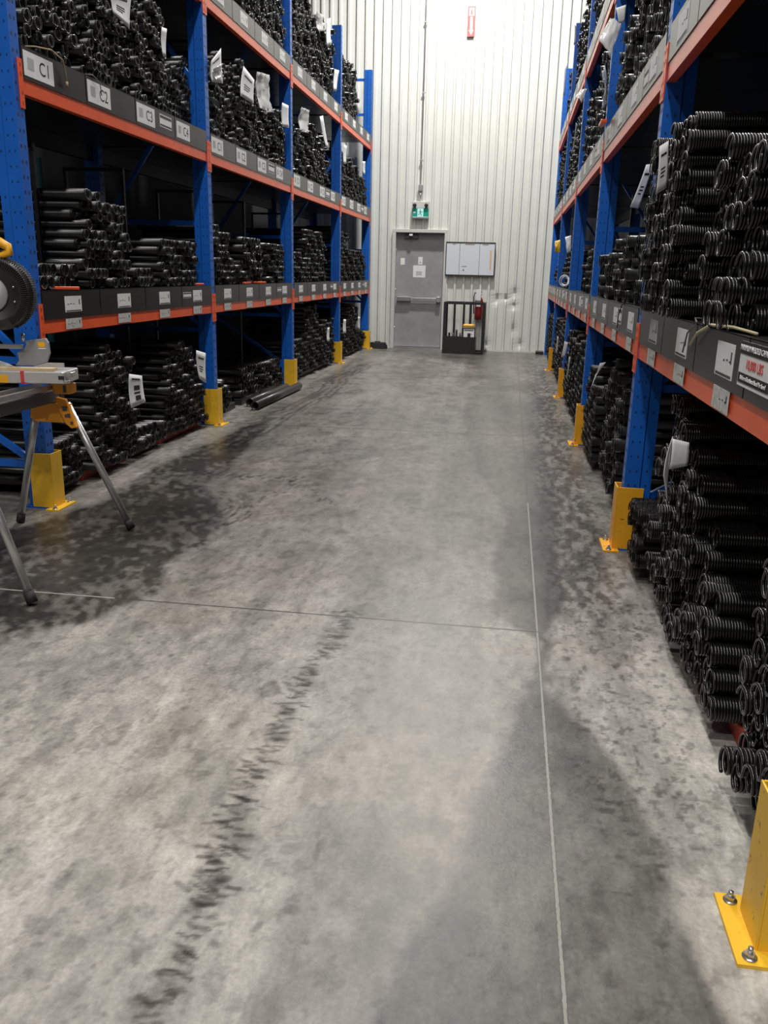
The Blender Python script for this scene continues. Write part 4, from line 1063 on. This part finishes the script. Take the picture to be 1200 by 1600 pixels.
def saw():
    t = empty('mitre_saw', (-2.42, 3.80, .815), 'yellow, black and grey mitre saw on the stand, cut off by the left edge', 'saw')
    LC = mat('light_casting', (.52, .51, .50), .4, metal=.3, var=.08)
    R = Matrix.Rotation(math.radians(9), 4, 'Z')
    m = MB(); m.box(-.38, .31, -.07, .14, .012, .070, M=R, ch=.006); base = m.build('table', LC, t)
    MB().box(-.30, .0, -.04, .12, -.0, .014, M=R).build('table_foot', DGREY, base)
    MB().box(.305, .345, -.05, .00, .045, .068, M=R, ch=.004).box(.30, .325, -.06, -.02, .012, .028, M=R, ch=.003).build('table_end_stop', ALU, base)
    MB().box(.285, .312, -.072, -.068, .035, .052, M=R).build('end_recess', INK, base)
    MB().box(.105, .122, -.0715, -.069, .012, .071, M=R).box(.105, .122, -.0715, -.0, .070, .0715, M=R).box(.115, .135, -.0715, -.069, .010, .018, M=R).build('red_pointer', mat('red_tape', (.55, .05, .07), .5), base)
    MB().box(-.12, .045, -.072, -.069, .015, .052, M=R).build('yellow_label', YPL, base)
    z = lambda y: (575-y)*.00303+.075
    x = lambda p: p*.00303+.008
    f = MB().prism([(x(q), z(w)) for q, w in ((15,564),(13,552),(25,545),(29,538),(27,533),(60,528),(64,535),(65,552),(59,566),(40,572),(8,572))], .055, .075, M=R).build('fence', CASTG, t, bevel=.002)
    MB().box(x(48), x(59), .053, .056, z(542), z(534), M=R).build('yellow_decal', YPL, f)
    MB().box(x(48), x(60), .053, .056, z(545), z(543.4), M=R).build('white_decal', PAPER, f)
    MB().prism([(x(38), z(573)), (x(62), z(566)), (x(90), z(566)), (x(90), z(573))], .02, .035, M=R).build('fence_plate', LC, t)
    MB().tube([(x(22), .065, z(534)), (x(22), .065, z(521))], .008, 12).build('fence_knob', STEEL, t)
    MB().box(-.35, x(25), .03, .05, z(545), z(538), M=R, ch=.003).build('arm_rail', ALU, t)
    MB().prism([(x(-60), z(572)), (x(-60), z(550)), (x(0), z(568)), (x(12), z(574))], -.02, .03, M=R).build('turntable', LC, t)
    # motor housing and guard: a thick ribbed disc facing the viewer
    G = Matrix.Translation((.005, .0, .425)) @ Matrix.Rotation(math.radians(16), 4, 'Z') @ Matrix.Rotation(PI/2, 4, 'X')
    g = MB().lathe([(.10, -.07), (.150, -.065), (.165, -.045), (.170, .0), (.168, .03), (.150, .055), (.118, .068), (.112, .060), (.02, .058)], 48, G).build('blade_guard', BLKP, t)
    rb = MB()
    for k in range(40):
        a = -1.1+k*.062; c, s_ = math.cos(a), math.sin(a)
        Q = G @ Matrix.Rotation(a, 4, 'Z')
        rb.box(.122, .158, -.0022, .0022, .055, .070, M=Q); rb.box(.160, .173, -.0022, .0022, -.04, .035, M=Q)
    rb.build('vent_ribs', BLKP, g)
    cp = MB().lathe([(.02, .055), (.083, .055), (.085, .064), (.080, .070), (.0, .070)], 40, G @ Matrix.Translation((-.02, 0, 0))).build('motor_cap', CASTG, g)
    for a in (-.35, .35, 1.5, 2.6, -1.6):
        MB().lathe([(.005, .060), (.005, .068)], 10, G @ Matrix.Translation((.098*math.cos(a), .098*math.sin(a), 0))).build('screw', STEEL, g)
    hd = MB().tube([(-.13, .0, .56), (-.10, .0, .63), (-.03, .0, .668), (.04, .0, .660), (.082, .0, .638), (.088, .0, .615), (.05, .0, .598), (.01, .0, .588)], [.022, .023, .023, .022, .02, .018, .018, .02], 14).build('handle', YPL, t)
    MB().bar((-.02, .0, .59), (.03, .0, .50), .05, .03, up=(0, 1, 0)).build('handle_neck', YPL, t)
    MB().bar((-.16, .12, .02), (-.10, .10, .42), .07, .05, up=(0, 1, 0)).build('saw_arm', CASTG, t)
saw()
Rz = Matrix.Rotation(math.radians(9), 4, 'Z')
o = MB().box(-.36, .26, -.062, -.005, 0, .014).build('wooden_strip', WOOD, loc=(-2.42, 3.80, .8858)); o.rotation_euler.z = math.radians(9)
tag(o, 'pale wooden strip lying along the front of the saw table', 'wood')
